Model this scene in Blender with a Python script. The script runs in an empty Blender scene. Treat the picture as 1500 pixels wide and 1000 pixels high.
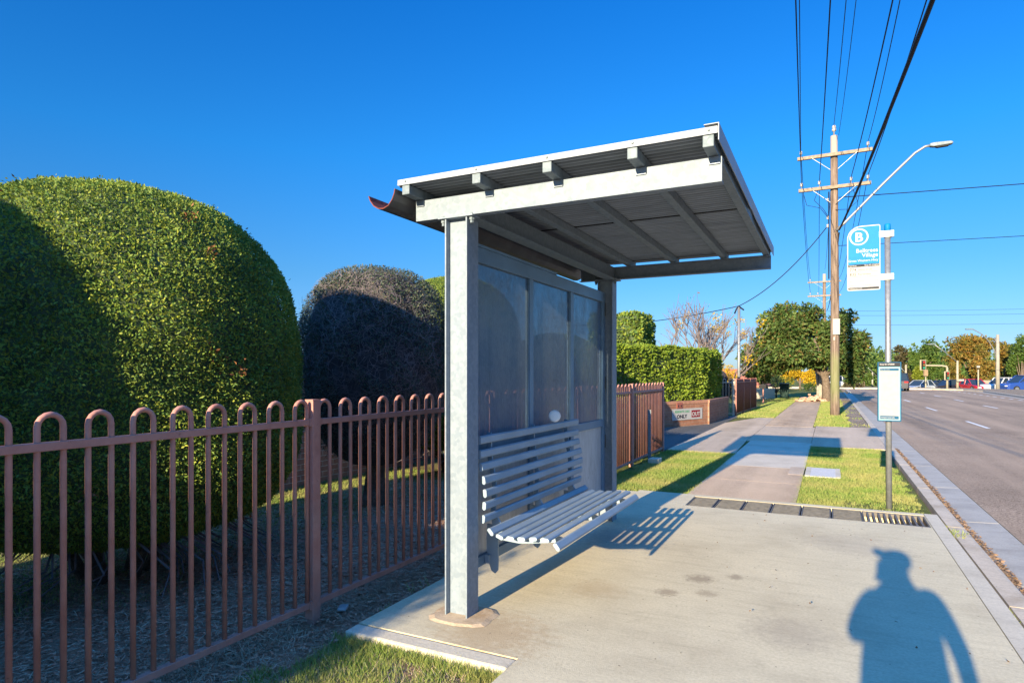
import bpy, bmesh, math, random
import numpy as np
from mathutils import Vector, Matrix
rnd = random.Random(7)
rng = np.random.default_rng(11)
scene = bpy.context.scene
COL = scene.collection

# ------------------------------------------------------------------ helpers
CAMH, FPX, HY = 1.5, 922.0, 548.0
YAW = math.atan((1215 - 750) / FPX)
SN, CS = math.sin(YAW), math.cos(YAW)

def at(px, dep, z=0.0):
    """world point seen in picture column px at camera depth dep (metres)"""
    u = (px - 750) / FPX
    return Vector(((-SN + CS * u) * dep, (CS + SN * u) * dep, z))

def zat(py, dep):
    return CAMH + (HY - py) / FPX * dep

def smooth(a, b, x):
    t = min(1, max(0, (x - a) / (b - a)))
    return t * t * (3 - 2 * t)

class M:
    def __init__(self):
        self.v, self.f, self.mi = [], [], []
        self.cur = 0
    def add(self, vs, fs):
        o = len(self.v)
        self.v += [tuple(p) for p in vs]
        self.f += [tuple(i + o for i in f) for f in fs]
        self.mi += [self.cur] * len(fs)
    def box(self, x0, x1, y0, y1, z0, z1):
        vs = [(x, y, z) for z in (z0, z1) for y in (y0, y1) for x in (x0, x1)]
        self.add(vs, [(0, 2, 3, 1), (4, 5, 7, 6), (0, 1, 5, 4), (2, 6, 7, 3), (0, 4, 6, 2), (1, 3, 7, 5)])
        return self
    def obox(self, c, size, rot=None):
        c = Vector(c); hx, hy, hz = (s / 2 for s in size)
        vs = []
        for z in (-hz, hz):
            for y in (-hy, hy):
                for x in (-hx, hx):
                    p = Vector((x, y, z))
                    if rot is not None: p = rot @ p
                    vs.append(c + p)
        self.add(vs, [(0, 2, 3, 1), (4, 5, 7, 6), (0, 1, 5, 4), (2, 6, 7, 3), (0, 4, 6, 2), (1, 3, 7, 5)])
        return self
    def bar(self, a, b, w, h):
        a, b = Vector(a), Vector(b); d = b - a
        q = d.to_track_quat('X', 'Z').to_matrix()
        return self.obox((a + b) / 2, (d.length, w, h), q)
    def tube(self, pts, r, n=8, cap=True):
        pts = [Vector(p) for p in pts]
        rs = list(r) if hasattr(r, '__len__') else [r] * len(pts)
        o = len(self.v); prev = None
        for i, p in enumerate(pts):
            t = (pts[min(i + 1, len(pts) - 1)] - pts[max(i - 1, 0)])
            t = t.normalized() if t.length > 1e-9 else Vector((0, 0, 1))
            if prev is None:
                a = Vector((1, 0, 0)) if abs(t.x) < .9 else Vector((0, 1, 0))
                u = t.cross(a).normalized()
            else:
                u = prev - t * prev.dot(t)
                u = u.normalized() if u.length > 1e-6 else t.orthogonal().normalized()
            prev = u; w = t.cross(u)
            for k in range(n):
                an = 2 * math.pi * k / n
                self.v.append(tuple(p + (u * math.cos(an) + w * math.sin(an)) * rs[i]))
        fs = []
        for i in range(len(pts) - 1):
            for k in range(n):
                a = o + i * n + k; b = o + i * n + (k + 1) % n
                fs.append((a, b, b + n, a + n))
        if cap:
            fs.append(tuple(o + k for k in range(n))[::-1])
            e = o + (len(pts) - 1) * n
            fs.append(tuple(e + k for k in range(n)))
        self.f += fs; self.mi += [self.cur] * len(fs)
        return self
    def prism(self, prof, axis, a, b):
        """closed 2D profile extruded along axis 'x','y','z' from a to b"""
        n = len(prof); vs = []
        for t in (a, b):
            for p, q in prof:
                vs.append({'x': (t, p, q), 'y': (p, t, q), 'z': (p, q, t)}[axis])
        fs = [tuple(range(n))[::-1], tuple(range(n, 2 * n))]
        fs += [(k, (k + 1) % n, n + (k + 1) % n, n + k) for k in range(n)]
        self.add(vs, fs); return self
    def lathe(self, prof, c, n=16, rot=None):
        c = Vector(c); vs = []
        for r, z in prof:
            for k in range(n):
                an = 2 * math.pi * k / n
                p = Vector((r * math.cos(an), r * math.sin(an), z))
                if rot is not None: p = rot @ p
                vs.append(c + p)
        fs = []
        for i in range(len(prof) - 1):
            for k in range(n):
                fs.append((i * n + k, i * n + (k + 1) % n, (i + 1) * n + (k + 1) % n, (i + 1) * n + k))
        fs.append(tuple(range(n))[::-1]); fs.append(tuple((len(prof) - 1) * n + k for k in range(n)))
        self.add(vs, fs); return self
    def build(self, name, mats, parent=None, smooth_=False, bevel=0, seg=2, auto=None):
        me = bpy.data.meshes.new(name)
        me.from_pydata(self.v, [], self.f)
        ml = mats if isinstance(mats, (list, tuple)) else [mats]
        for m in ml: me.materials.append(m)
        if len(ml) > 1: me.polygons.foreach_set('material_index', self.mi)
        bm = bmesh.new(); bm.from_mesh(me); bmesh.ops.recalc_face_normals(bm, faces=bm.faces); bm.to_mesh(me); bm.free()
        if smooth_: me.polygons.foreach_set('use_smooth', [True] * len(me.polygons))
        ob = bpy.data.objects.new(name, me); COL.objects.link(ob)
        if auto:
            me.polygons.foreach_set('use_smooth', [True] * len(me.polygons))
            me.set_sharp_from_angle(angle=math.radians(auto))
        if bevel:
            b = ob.modifiers.new('bevel', 'BEVEL'); b.width = bevel; b.segments = seg; b.limit_method = 'ANGLE'
        if parent: setp(ob, parent)
        return ob

def setp(ob, parent):
    ob.parent = parent
    off = parent.location if parent.parent is None else Vector()
    ob.matrix_parent_inverse = Matrix.Translation(-off)

def thing(name, label, cat, loc=(0, 0, 0), group=None):
    o = bpy.data.objects.new(name, None); COL.objects.link(o)
    o.location = loc; o.empty_display_size = .2
    o['label'] = label; o['category'] = cat
    if group: o['group'] = group
    return o
def tag(o, label, cat, group=None):
    o['label'] = label; o['category'] = cat
    if group: o['group'] = group
    return o
def kind(o, k='structure', label=None, cat=None):
    o['kind'] = k
    if label: o['label'] = label; o['category'] = cat
    return o

def fastmesh(name, V, F, mats, parent=None, mi=None, smooth_=False):
    """V (n,3) array, F (m,k) array of equal-size faces"""
    V = np.asarray(V, np.float32); F = np.asarray(F, np.int32); m, k = F.shape
    me = bpy.data.meshes.new(name)
    me.vertices.add(len(V)); me.vertices.foreach_set('co', V.ravel())
    me.loops.add(m * k); me.loops.foreach_set('vertex_index', F.ravel())
    me.polygons.add(m)
    me.polygons.foreach_set('loop_start', np.arange(0, m * k, k, dtype=np.int32))
    me.polygons.foreach_set('loop_total', np.full(m, k, np.int32))
    for mm in (mats if isinstance(mats, (list, tuple)) else [mats]): me.materials.append(mm)
    if mi is not None: me.polygons.foreach_set('material_index', np.asarray(mi, np.int32))
    if smooth_: me.polygons.foreach_set('use_smooth', np.ones(m, bool))
    me.update(calc_edges=True)
    ob = bpy.data.objects.new(name, me); COL.objects.link(ob)
    if parent: setp(ob, parent)
    return ob

def unit(a): return a / np.maximum(np.linalg.norm(a, axis=-1, keepdims=True), 1e-9)

def leaf_arrays(P, N, length, width, spread=.9, droop=0.0):
    n = len(P)
    d = unit(N + spread * rng.normal(size=(n, 3)) + np.array([0, 0, -droop]))
    s = unit(np.cross(d, rng.normal(size=(n, 3))))
    L = (length * rng.uniform(.6, 1.25, n))[:, None]; W = (width * rng.uniform(.7, 1.2, n))[:, None]
    up = np.cross(s, d)
    v = np.stack([P, P + d * L * .5 + s * W * .5 + up * L * .08, P + d * L, P + d * L * .5 - s * W * .5 + up * L * .08], 1).reshape(-1, 3)
    f = np.arange(4 * n).reshape(n, 4)
    return v, f

def ball_leaves(centers, radii, n, length, width, shell=.55, spread=1.0, droop=0.0, flat=1.0):
    """leaves through a set of clumps (ellipsoids)"""
    C = np.asarray(centers, float); R = np.asarray(radii, float)
    if R.ndim == 1: R = np.repeat(R[:, None], 3, 1)
    w = R.prod(1) ** (2 / 3); idx = rng.choice(len(C), n, p=w / w.sum())
    d = unit(rng.normal(size=(n, 3)))
    r = shell + (1 - shell) * rng.random(n) ** .7
    P = C[idx] + d * R[idx] * r[:, None]
    return leaf_arrays(P, d * np.array([1, 1, flat]), length, width, spread, droop)

# ------------------------------------------------------------------ materials
MATS = {}
class N:
    """small node-tree writer"""
    def __init__(self, name):
        self.m = bpy.data.materials.new(name); self.m.use_nodes = True
        self.t = self.m.node_tree; self.b = self.t.nodes['Principled BSDF']
        self.out = self.t.nodes['Material Output']
        self._c = None
    def n(self, t, **k):
        x = self.t.nodes.new(t)
        for a, v in k.items(): setattr(x, a, v)
        return x
    def l(self, a, b): self.t.links.new(a, b)
    @property
    def co(self):
        if self._c is None: self._c = self.n('ShaderNodeTexCoord').outputs['Object']
        return self._c
    def scaled(self, s):
        mp = self.n('ShaderNodeMapping'); mp.inputs['Scale'].default_value = s
        self.l(self.co, mp.inputs['Vector']); return mp.outputs[0]
    def noise(self, scale, detail=4, rough=.55, vec=None, dist=0):
        x = self.n('ShaderNodeTexNoise'); x.inputs['Scale'].default_value = scale
        x.inputs['Detail'].default_value = detail; x.inputs['Roughness'].default_value = rough
        x.inputs['Distortion'].default_value = dist
        self.l(vec or self.co, x.inputs['Vector']); return x.outputs['Fac']
    def ramp(self, fac, stops):
        r = self.n('ShaderNodeValToRGB'); e = r.color_ramp.elements
        while len(e) < len(stops): e.new(.5)
        for i, (p, c) in enumerate(stops):
            e[i].position = p
            e[i].color = (*c, 1) if hasattr(c, '__len__') else (c, c, c, 1)
        self.l(fac, r.inputs[0]); return r.outputs[0]
    def mix(self, fac, a, b, mode='MIX'):
        x = self.n('ShaderNodeMix', data_type='RGBA', blend_type=mode)
        for s, v in ((x.inputs[0], fac), (x.inputs[6], a), (x.inputs[7], b)):
            if hasattr(v, 'is_linked'): self.l(v, s)
            elif hasattr(v, '__len__'): s.default_value = (*v, 1)
            else: s.default_value = v
        return x.outputs[2]
    def math(self, op, a, b=0.0):
        x = self.n('ShaderNodeMath', operation=op)
        for i, v in enumerate((a, b)):
            if hasattr(v, 'is_linked'): self.l(v, x.inputs[i])
            else: x.inputs[i].default_value = v
        return x.outputs[0]
    def col(self, c):
        s = self.b.inputs['Base Color']
        if hasattr(c, 'is_linked'): self.l(c, s)
        else: s.default_value = (*c, 1)
        return self
    def set(self, rough=.6, metal=0, spec=None):
        self.b.inputs['Metallic'].default_value = metal
        if hasattr(rough, 'is_linked'): self.l(rough, self.b.inputs['Roughness'])
        else: self.b.inputs['Roughness'].default_value = rough
        if spec is not None: self.b.inputs['Specular IOR Level'].default_value = spec
        return self
    def bump(self, h, strength=.3, dist=.01):
        x = self.n('ShaderNodeBump'); x.inputs['Strength'].default_value = strength; x.inputs['Distance'].default_value = dist
        self.l(h, x.inputs['Height']); self.l(x.outputs[0], self.b.inputs['Normal']); return self

def simple(name, c, rough=.6, metal=0, var=.15, scale=6, bump=0, bscale=60, spec=None):
    k = N(name)
    lo = tuple(x * (1 - var) for x in c); hi = tuple(min(1, x * (1 + var)) for x in c)
    k.col(k.ramp(k.noise(scale), [(.3, lo), (.7, hi)])).set(rough, metal, spec)
    if bump: k.bump(k.noise(bscale, 3), bump, .004)
    return k.m

def flat(name, c, rough=.6, metal=0, spec=.2): 
    rough = max(rough, .6) if not metal and spec == .2 else rough
    k = N(name); k.col(k.ramp(k.noise(20, 2), [(.3, tuple(x * .94 for x in c)), (.7, tuple(min(1, x * 1.05) for x in c))])).set(rough, metal, spec); return k.m

def leafmat(name, cols, transl=.3, scale=1.2, patch=None):
    k = N(name)
    g = k.n('ShaderNodeNewGeometry')
    c = k.ramp(g.outputs['Random Per Island'], [(i / max(1, len(cols) - 1), x) for i, x in enumerate(cols)])
    nz = k.noise(scale, 4)
    c = k.mix(k.ramp(nz, [(.35, 0.0), (.65, 1.0)]), c, k.mix(.55, c, patch or tuple(x * .55 for x in cols[0])))
    k.col(c).set(.6, 0, .25)
    tr = k.n('ShaderNodeBsdfTranslucent'); k.l(c, tr.inputs[0])
    ms = k.n('ShaderNodeMixShader'); ms.inputs[0].default_value = transl
    k.l(k.b.outputs[0], ms.inputs[1]); k.l(tr.outputs[0], ms.inputs[2]); k.l(ms.outputs[0], k.out.inputs['Surface'])
    return k.m

def concrete(name, base, dark, scale=1.6, stain=None, streak=True):
    k = N(name)
    a = k.noise(scale, 6, .65); b = k.noise(55, 3, .7); c = k.noise(7, 5, .7)
    col = k.ramp(a, [(.28, dark), (.5, base), (.75, tuple(min(1, x * 1.12) for x in base))])
    col = k.mix(k.ramp(b, [(.3, .35), (.6, 0.0)]), col, tuple(x * .6 for x in dark))
    col = k.mix(k.ramp(c, [(.58, 0.0), (.72, .45)]), col, tuple(x * .72 for x in dark))
    if streak:
        st = k.noise(5, 5, .7, k.scaled((6, .8, 1)))
        st = k.noise(3.2, 6, .75, k.scaled((.5, 5, 1)))
        col = k.mix(k.ramp(st, [(.5, 0.0), (.7, .35)]), col, tuple(x * .66 for x in dark))
    if stain:
        for (sx, sy, sr, sc, am) in stain:
            mp = k.n('ShaderNodeVectorMath', operation='DISTANCE'); k.l(k.co, mp.inputs[0]); mp.inputs[1].default_value = (sx, sy, 0)
            d = k.math('ADD', mp.outputs['Value'], k.math('MULTIPLY', k.math('SUBTRACT', k.noise(17, 6, .8), .5), sr * 2.6))
            col = k.mix(k.ramp(k.math('DIVIDE', d, sr), [(.35, am), (1.0, 0.0)]), col, sc)
    # dark specks
    v = k.n('ShaderNodeTexVoronoi'); v.inputs['Scale'].default_value = 9; k.l(k.co, v.inputs['Vector'])
    col = k.mix(k.ramp(v.outputs['Distance'], [(.03, .75), (.06, 0.0)]), col, (.06, .05, .045))
    k.col(col).set(.88, 0, .25)
    k.bump(k.math('ADD', b, k.noise(160, 2)), .35, .004)
    return k.m

def aggregate(name, c1, c2, c3, vs=220, big=1.4, rough=.9):
    k = N(name)
    v = k.n('ShaderNodeTexVoronoi'); v.inputs['Scale'].default_value = vs; k.l(k.co, v.inputs['Vector'])
    sep = k.n('ShaderNodeSeparateColor'); k.l(v.outputs['Color'], sep.inputs[0])
    col = k.ramp(sep.outputs[0], [(.1, c1), (.5, c2), (.95, c3)])
    col = k.mix(k.ramp(k.noise(big, 5, .6), [(.3, .55), (.7, 0.0)]), col, tuple(x * .7 for x in c1))
    lane = k.noise(1.0, 4, .6, k.scaled((1.1, .06, 1)))
    col = k.mix(k.ramp(lane, [(.40, 0.0), (.66, .7)]), col, tuple(min(1, x * 1.3) for x in c2))
    k.col(col).set(rough, 0, .2).bump(v.outputs['Distance'], .5, .004)
    return k.m

def bricks(name, c1, c2, mortar, plane='yz', sc=1.0):
    k = N(name)
    s = k.n('ShaderNodeSeparateXYZ'); k.l(k.co, s.inputs[0]); cb = k.n('ShaderNodeCombineXYZ')
    k.l(s.outputs['Y' if plane == 'yz' else 'X'], cb.inputs[0]); k.l(s.outputs['Z'], cb.inputs[1])
    br = k.n('ShaderNodeTexBrick'); k.l(cb.outputs[0], br.inputs['Vector'])
    br.inputs['Scale'].default_value = sc; br.inputs['Brick Width'].default_value = .24; br.inputs['Row Height'].default_value = .086
    br.inputs['Mortar Size'].default_value = .006; br.inputs['Mortar Smooth'].default_value = .2; br.inputs['Bias'].default_value = 0
    br.inputs['Color1'].default_value = (*c1, 1); br.inputs['Color2'].default_value = (*c2, 1); br.inputs['Mortar'].default_value = (*mortar, 1)
    col = k.mix(k.ramp(k.noise(14, 4, .7), [(.35, .5), (.65, 0.0)]), br.outputs['Color'], tuple(x * .55 for x in c1))
    k.col(col).set(.9, 0, .2).bump(br.outputs['Fac'], -.6, .006)
    return k.m

# metals and paints
def galv(name, c=(.18, .225, .275), rough=.62, metal=.2):
    k = N(name)
    v = k.n('ShaderNodeTexVoronoi'); v.inputs['Scale'].default_value = 45; k.l(k.co, v.inputs['Vector'])
    sep = k.n('ShaderNodeSeparateColor'); k.l(v.outputs['Color'], sep.inputs[0])
    n1 = k.noise(6, 6, .7); n2 = k.noise(4, 5, .7, k.scaled((7, 7, .7)))
    col = k.ramp(n1, [(.3, tuple(x * .9 for x in c)), (.7, tuple(min(1, x * 1.06) for x in c))])
    col = k.mix(.05, col, sep.outputs[0])
    col = k.mix(k.ramp(n2, [(.55, 0.0), (.75, .25)]), col, tuple(x * .7 for x in c))
    k.col(col).set(k.ramp(n1, [(.3, rough - .08), (.7, rough + .15)]), metal)
    k.bump(n1, .06, .003)
    return k.m
G_STEEL = galv('galvanised steel')
G_DULL = galv('dull galvanised steel', (.14, .18, .21), .6, .2)
G_POLE = galv('galvanised pole', (.23, .24, .25), .45, .5)
def sheetmat():
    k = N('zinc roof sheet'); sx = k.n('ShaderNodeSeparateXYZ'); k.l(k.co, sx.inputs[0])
    ph = k.math('SINE', k.math('MULTIPLY', sx.outputs[1], 2 * math.pi / .05))  # corrugation shading put into the colour as stripes across the sheet
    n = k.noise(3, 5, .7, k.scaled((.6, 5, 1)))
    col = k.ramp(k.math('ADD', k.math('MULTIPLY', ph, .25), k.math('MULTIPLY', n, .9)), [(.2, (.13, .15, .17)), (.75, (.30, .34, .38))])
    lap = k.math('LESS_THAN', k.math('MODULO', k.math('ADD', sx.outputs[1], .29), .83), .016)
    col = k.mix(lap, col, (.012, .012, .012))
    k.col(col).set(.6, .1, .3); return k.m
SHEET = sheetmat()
TRIM = simple('white trim paint', (.30, .33, .37), .6, .0, .08, 3)
SLAT = simple('silver painted slats', (.24, .31, .375), .5, .1, .1, 5)
PANEL = simple('silver grey panel paint', (.12, .205, .30), .5, .2, .14, 4)
def scratched():
    k = N('scratched grey metal sheet')
    n = k.noise(3, 8, .75, k.scaled((4, 4, 1)), 1.2); n2 = k.noise(14, 6, .8, k.scaled((1, 1, .35)), 2)
    col = k.ramp(n, [(.3, (.33, .35, .37)), (.7, (.5, .53, .56))])
    col = k.mix(k.ramp(n2, [(.6, 0.0), (.66, .7)]), col, (.17, .17, .18))
    k.col(col).set(.5, .3).bump(n2, .15, .003); return k.m
SCRATCH = scratched()
RUST = simple('rusted gutter lining', (.14, .025, .014), .8, 0, .4, 14, .3, 40)
GUTTER = simple('dark gutter steel', (.10, .10, .10), .5, .3, .25, 6)
CLIP = flat('grey clip steel', (.2, .23, .27), .5, .4)
def fencepaint():
    k = N('salmon brown fence paint'); n = k.noise(8, 5, .7); r = k.noise(26, 6, .8)
    col = k.ramp(n, [(.3, (.36, .155, .12)), (.7, (.47, .225, .18))])
    col = k.mix(k.ramp(r, [(.62, 0.0), (.70, .8)]), col, (.16, .07, .045))
    col = k.mix(k.ramp(k.noise(3, 5, .7), [(.5, 0.0), (.75, .35)]), col, (.40, .30, .25))
    k.col(col).set(.6, 0, .3).bump(r, .12, .003); return k.m
FENCE = fencepaint()
FENCE_DARK = simple('maroon fence paint', (.24, .075, .055), .5, 0, .12, 8)
def pane_mat():
    k = N('hazy scratched plastic pane')
    tr = k.n('ShaderNodeBsdfTransparent'); tr.inputs[0].default_value = (.78, .82, .86, 1)
    n1 = k.noise(2.2, 6, .7); n2 = k.noise(90, 3, .7, k.scaled((1, 1, .25)))
    drops = k.n('ShaderNodeTexVoronoi'); drops.inputs['Scale'].default_value = 70; k.l(k.co, drops.inputs['Vector'])
    haze = k.ramp(n1, [(.3, .55), (.7, .86)])
    haze = k.math('ADD', haze, k.math('MULTIPLY', k.math('SUBTRACT', n2, .5), .7))
    st_ = k.noise(4, 5, .7, k.scaled((1, 5, .3)))
    haze = k.math('ADD', haze, k.math('MULTIPLY', k.math('SUBTRACT', st_, .5), .5))
    speck = k.math('MULTIPLY', k.ramp(drops.outputs['Distance'], [(.12, 1.0), (.2, 0.0)]), k.ramp(k.noise(3.5, 4), [(.52, 0.0), (.62, 1.0)]))
    k.col(k.mix(speck, k.ramp(n1, [(.3, (.08, .16, .26)), (.7, (.22, .26, .30))]), (.10, .11, .13))).set(.28, 0, .5)
    tl = k.n('ShaderNodeBsdfTranslucent'); tl.inputs[0].default_value = (.4, .42, .44, 1)
    m0 = k.n('ShaderNodeMixShader'); m0.inputs[0].default_value = .45
    k.l(k.b.outputs[0], m0.inputs[1]); k.l(tl.outputs[0], m0.inputs[2])
    ms = k.n('ShaderNodeMixShader'); k.l(haze, ms.inputs[0]); k.l(tr.outputs[0], ms.inputs[1]); k.l(m0.outputs[0], ms.inputs[2])
    k.l(ms.outputs[0], k.out.inputs['Surface']); return k.m
PANE = pane_mat()

SLAB = concrete('pale slab concrete', (.61, .53, .36), (.50, .425, .285), 1.3,
    stain=[(-1.75, 3.2, .42, (.38, .25, .13), .55), (-.85, 4.75, .13, (.2, .15, .1), .6), (-.62, 4.9, .08, (.2, .15, .1), .55), (-1.0, 4.35, .10, (.2, .14, .09), .55), (-.75, 4.45, .09, (.22, .16, .1), .45), (-1.45, 4.2, .24, (.40, .29, .16), .4), (-1.7, 5.6, .5, (.25, .24, .24), .5), (-.2, 4.0, .3, (.27, .22, .17), .35), (.2, 6.3, .5, (.3, .25, .2), .3)])
SLABEDGE = concrete('smooth edging concrete', (.58, .515, .40), (.48, .42, .32), 2.2)
PATH = concrete('light footpath concrete', (.59, .505, .385), (.49, .41, .305), 1.8)
KERB = concrete('worn kerb concrete', (.56, .47, .36), (.40, .32, .23), 2.5)
GUTC = concrete('grey gutter concrete', (.42, .39, .34), (.31, .285, .25), 2.0)
BROWNPATH = aggregate('brown exposed aggregate', (.30, .20, .12), (.52, .37, .235), (.70, .53, .37), 150, 1.4)
APRON = aggregate('brown driveway concrete', (.36, .27, .18), (.52, .40, .285), (.64, .51, .38), 120, .9)
DRIVE = aggregate('grey driveway asphalt', (.05, .05, .05), (.10, .10, .10), (.17, .165, .16), 130, 1.0)
ROAD = aggregate('worn asphalt', (.20, .14, .092), (.35, .25, .168), (.50, .375, .265), 75, .6)
LINE = simple('worn road marking paint', (.72, .70, .66), .7, 0, .2, 9)
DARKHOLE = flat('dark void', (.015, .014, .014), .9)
GRATE = simple('dark cast iron', (.075, .075, .08), .85, 0, .3, 20)
MORTAR = concrete('tan mortar footing', (.52, .40, .27), (.42, .29, .17), 6, streak=False)

def soil(name, a, b, c, scale=3.0):
    k = N(name)
    col = k.ramp(k.noise(scale, 7, .7), [(.3, a), (.5, b), (.68, c)])
    col = k.mix(k.ramp(k.noise(60, 5, .8), [(.35, .6), (.6, 0.0)]), col, tuple(x * .4 for x in a))
    k.col(col).set(.95, 0, .1).bump(k.noise(45, 6, .75), .9, .03); return k.m
SOIL_LAWN = soil('lawn soil', (.10, .12, .03), (.15, .17, .045), (.24, .20, .09))
SOIL_DRY = soil('dirt verge', (.24, .18, .12), (.36, .28, .20), (.48, .38, .28))
def yardmat():
    k = N('mulch and thin grass')
    n = k.noise(1.1, 6, .65); f = k.noise(38, 6, .8); s = k.noise(30, 4, .7, k.scaled((1, 3.2, 1)), 1.5)
    col = k.ramp(f, [(.32, (.22, .12, .08)), (.55, (.50, .30, .20)), (.75, (.66, .46, .31))])
    col = k.mix(k.ramp(s, [(.6, 0.0), (.68, .8)]), col, (.33, .27, .18))
    sx = k.n('ShaderNodeSeparateXYZ'); k.l(k.co, sx.inputs[0])
    far = k.math('ADD', k.math('MULTIPLY', sx.outputs[0], -.28), k.math('MULTIPLY', k.math('SUBTRACT', n, .5), 1.8))
    col = k.mix(k.ramp(far, [(.35, 0.0), (.75, 1.0)]) if False else k.ramp(k.math('SUBTRACT', far, 1.0), [(.25, 0.0), (.7, .9)]), col, k.ramp(f, [(.3, (.09, .10, .03)), (.7, (.26, .25, .10))]))
    k.col(col).set(.95, 0, .1).bump(f, 1.0, .04); return k.m
YARD = yardmat()
BLADE = leafmat('grass blades', [(.10, .225, .03), (.175, .32, .045), (.38, .40, .11), (.13, .275, .035)], .35, 1.3, (.56, .44, .19))
BLADE_DRY = leafmat('dry straw', [(.42, .31, .21), (.64, .51, .36), (.32, .22, .15)], .1, 2)
LEAF_HEDGE = leafmat('clipped hedge leaves', [(.10, .20, .05), (.20, .29, .042), (.36, .38, .045), (.145, .25, .052)], .3, 2.2)
LEAF_DRYHEDGE = leafmat('sparse dull hedge leaves', [(.045, .085, .06), (.085, .12, .075), (.15, .12, .08)], .2, 3)
TWIG = simple('grey dead twigs', (.15, .12, .118), .9, 0, .35, 8)
LEAF_BOX = leafmat('bright box hedge leaves', [(.10, .19, .018), (.20, .28, .025), (.28, .34, .035), (.14, .22, .025)], .3, 3)
LEAF_FIG = leafmat('glossy broad leaves', [(.04, .09, .02), (.085, .145, .03), (.17, .22, .055), (.06, .11, .028), (.20, .12, .04)], .22, .8)
LEAF_YEL = leafmat('yellow autumn leaves', [(.55, .36, .02), (.70, .45, .02), (.40, .32, .03)], .35, 1)
LEAF_ORANGE = leafmat('orange autumn leaves', [(.20, .09, .02), (.28, .15, .025), (.15, .15, .035), (.32, .18, .03)], .3, .35, (.08, .12, .03))
LEAF_GREEN = leafmat('mid green leaves', [(.045, .10, .02), (.10, .17, .03), (.15, .20, .04)], .3, .5)
LEAF_DARK = leafmat('dark brownish gum leaves', [(.06, .055, .025), (.11, .085, .04), (.07, .08, .03)], .2, .5)
LEAF_LIME = leafmat('lime conifer leaves', [(.17, .22, .02), (.27, .30, .03)], .3, .5)
LEAF_BROWN = leafmat('brown dry shrub leaves', [(.12, .075, .04), (.20, .13, .07), (.10, .09, .03)], .2, 1)
LEAF_RUSTY = leafmat('rusty dead hedge leaves', [(.30, .12, .05), (.40, .18, .07), (.22, .10, .05)], .2, 2)
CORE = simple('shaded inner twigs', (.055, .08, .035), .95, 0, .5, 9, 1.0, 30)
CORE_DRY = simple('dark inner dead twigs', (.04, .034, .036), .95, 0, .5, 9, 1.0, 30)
BARK = soil('grey brown bark', (.10, .075, .055), (.17, .13, .10), (.26, .21, .17), 9)
BARK_PALE = soil('pale grey bark', (.28, .25, .21), (.40, .36, .31), (.5, .46, .41), 6)
def polewood():
    k = N('weathered pole timber')
    g = k.noise(5, 7, .75, k.scaled((4, 4, .22))); n = k.noise(1.2, 4)
    col = k.ramp(g, [(.34, (.06, .042, .033)), (.5, (.165, .122, .095)), (.64, (.27, .21, .17))])
    col = k.mix(k.ramp(g, [(.62, 0.0), (.7, .7)]), col, (.035, .02, .014))
    sx = k.n('ShaderNodeSeparateXYZ'); k.l(k.co, sx.inputs[0])
    low = k.math('MULTIPLY', k.ramp(k.math('DIVIDE', sx.outputs[2], 10), [(.03, .0), (.10, 1.0), (.20, .9), (.24, 0.0)]), k.ramp(n, [(.35, 0.0), (.55, .55)]))
    col = k.mix(low, col, (.15, .19, .06))
    top = k.ramp(k.math('DIVIDE', sx.outputs[2], 12), [(.79, 0.0), (.80, .8)])
    col = k.mix(top, col, (.36, .32, .28))
    k.col(col).set(.9, 0, .15).bump(g, .6, .01); return k.m
POLEWOOD = polewood()
BRICK_YARD = bricks('red brown house bricks', (.42, .20, .15), (.50, .25, .18), (.62, .54, .46), 'yz')
BRICK_PLANT = bricks('clinker bricks', (.27, .12, .075), (.36, .18, .11), (.30, .22, .16), 'yz')
BRICK_CAP = simple('brick on edge capping', (.33, .16, .10), .9, 0, .25, 9, .5, 40)
ROOFTILE = simple('terracotta roof tiles', (.42, .15, .08), .8, 0, .25, 3, .6, 8)
RENDER = simple('cream render', (.36, .32, .24), .8, 0, .1, 1.5)
WHITE = flat('white sign enamel', (.34, .34, .335), .35)
CYAN = flat('cyan sign enamel', (.0, .155, .42), .35)
TEALBLUE = flat('blue case frame', (.004, .07, .15), .35)
CYANTRIM = flat('pale cyan trim', (.18, .36, .40), .4)
SLATE = flat('dark slate strip', (.016, .019, .028), .4)
INK = flat('black ink', (.012, .014, .03), .5)
GREYINK = flat('grey ink', (.012, .012, .014), .5)
PAPER = flat('white timetable paper', (.30, .30, .285), .35)
CRIMSON = flat('crimson sign panel', (.17, .004, .012), .4)
GREENINK = flat('green ink', (.03, .22, .10), .5)
WIRE = flat('black cable sheath', (.008, .010, .022), .5)
INSUL = simple('porcelain insulator', (.35, .33, .32), .3, 0, .2, 9)
ARMWOOD = simple('grey brown crossarm timber', (.24, .19, .14), .9, 0, .3, 9, .4, 30)
CREAMPOLE = simple('cream painted pole', (.30, .27, .19), .6, 0, .1, 3)
BLACKP = flat('black plastic', (.015, .015, .017), .5)
def carpaint(n, c):
    k = N(n); k.col(c).set(.25, 0.1); k.b.inputs['Coat Weight'].default_value = .6; k.b.inputs['Coat Roughness'].default_value = .08; return k.m
CAR = {c: carpaint('car paint ' + c, v) for c, v in dict(white=(.75, .75, .75), red=(.42, .012, .025), blue=(.02, .06, .28), black=(.02, .022, .035), silver=(.32, .36, .42), navy=(.015, .03, .10)).items()}
CARGLASS = flat('dark car glass', (.02, .03, .04), .08, 0, .5)
TYRE = flat('tyre rubber', (.02, .02, .02), .8)
RIM = flat('alloy rim', (.45, .45, .46), .3, .8)
TAIL = flat('red tail lamp', (.4, .01, .01), .2)
HEAD = flat('clear head lamp', (.7, .72, .75), .1)

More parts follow.
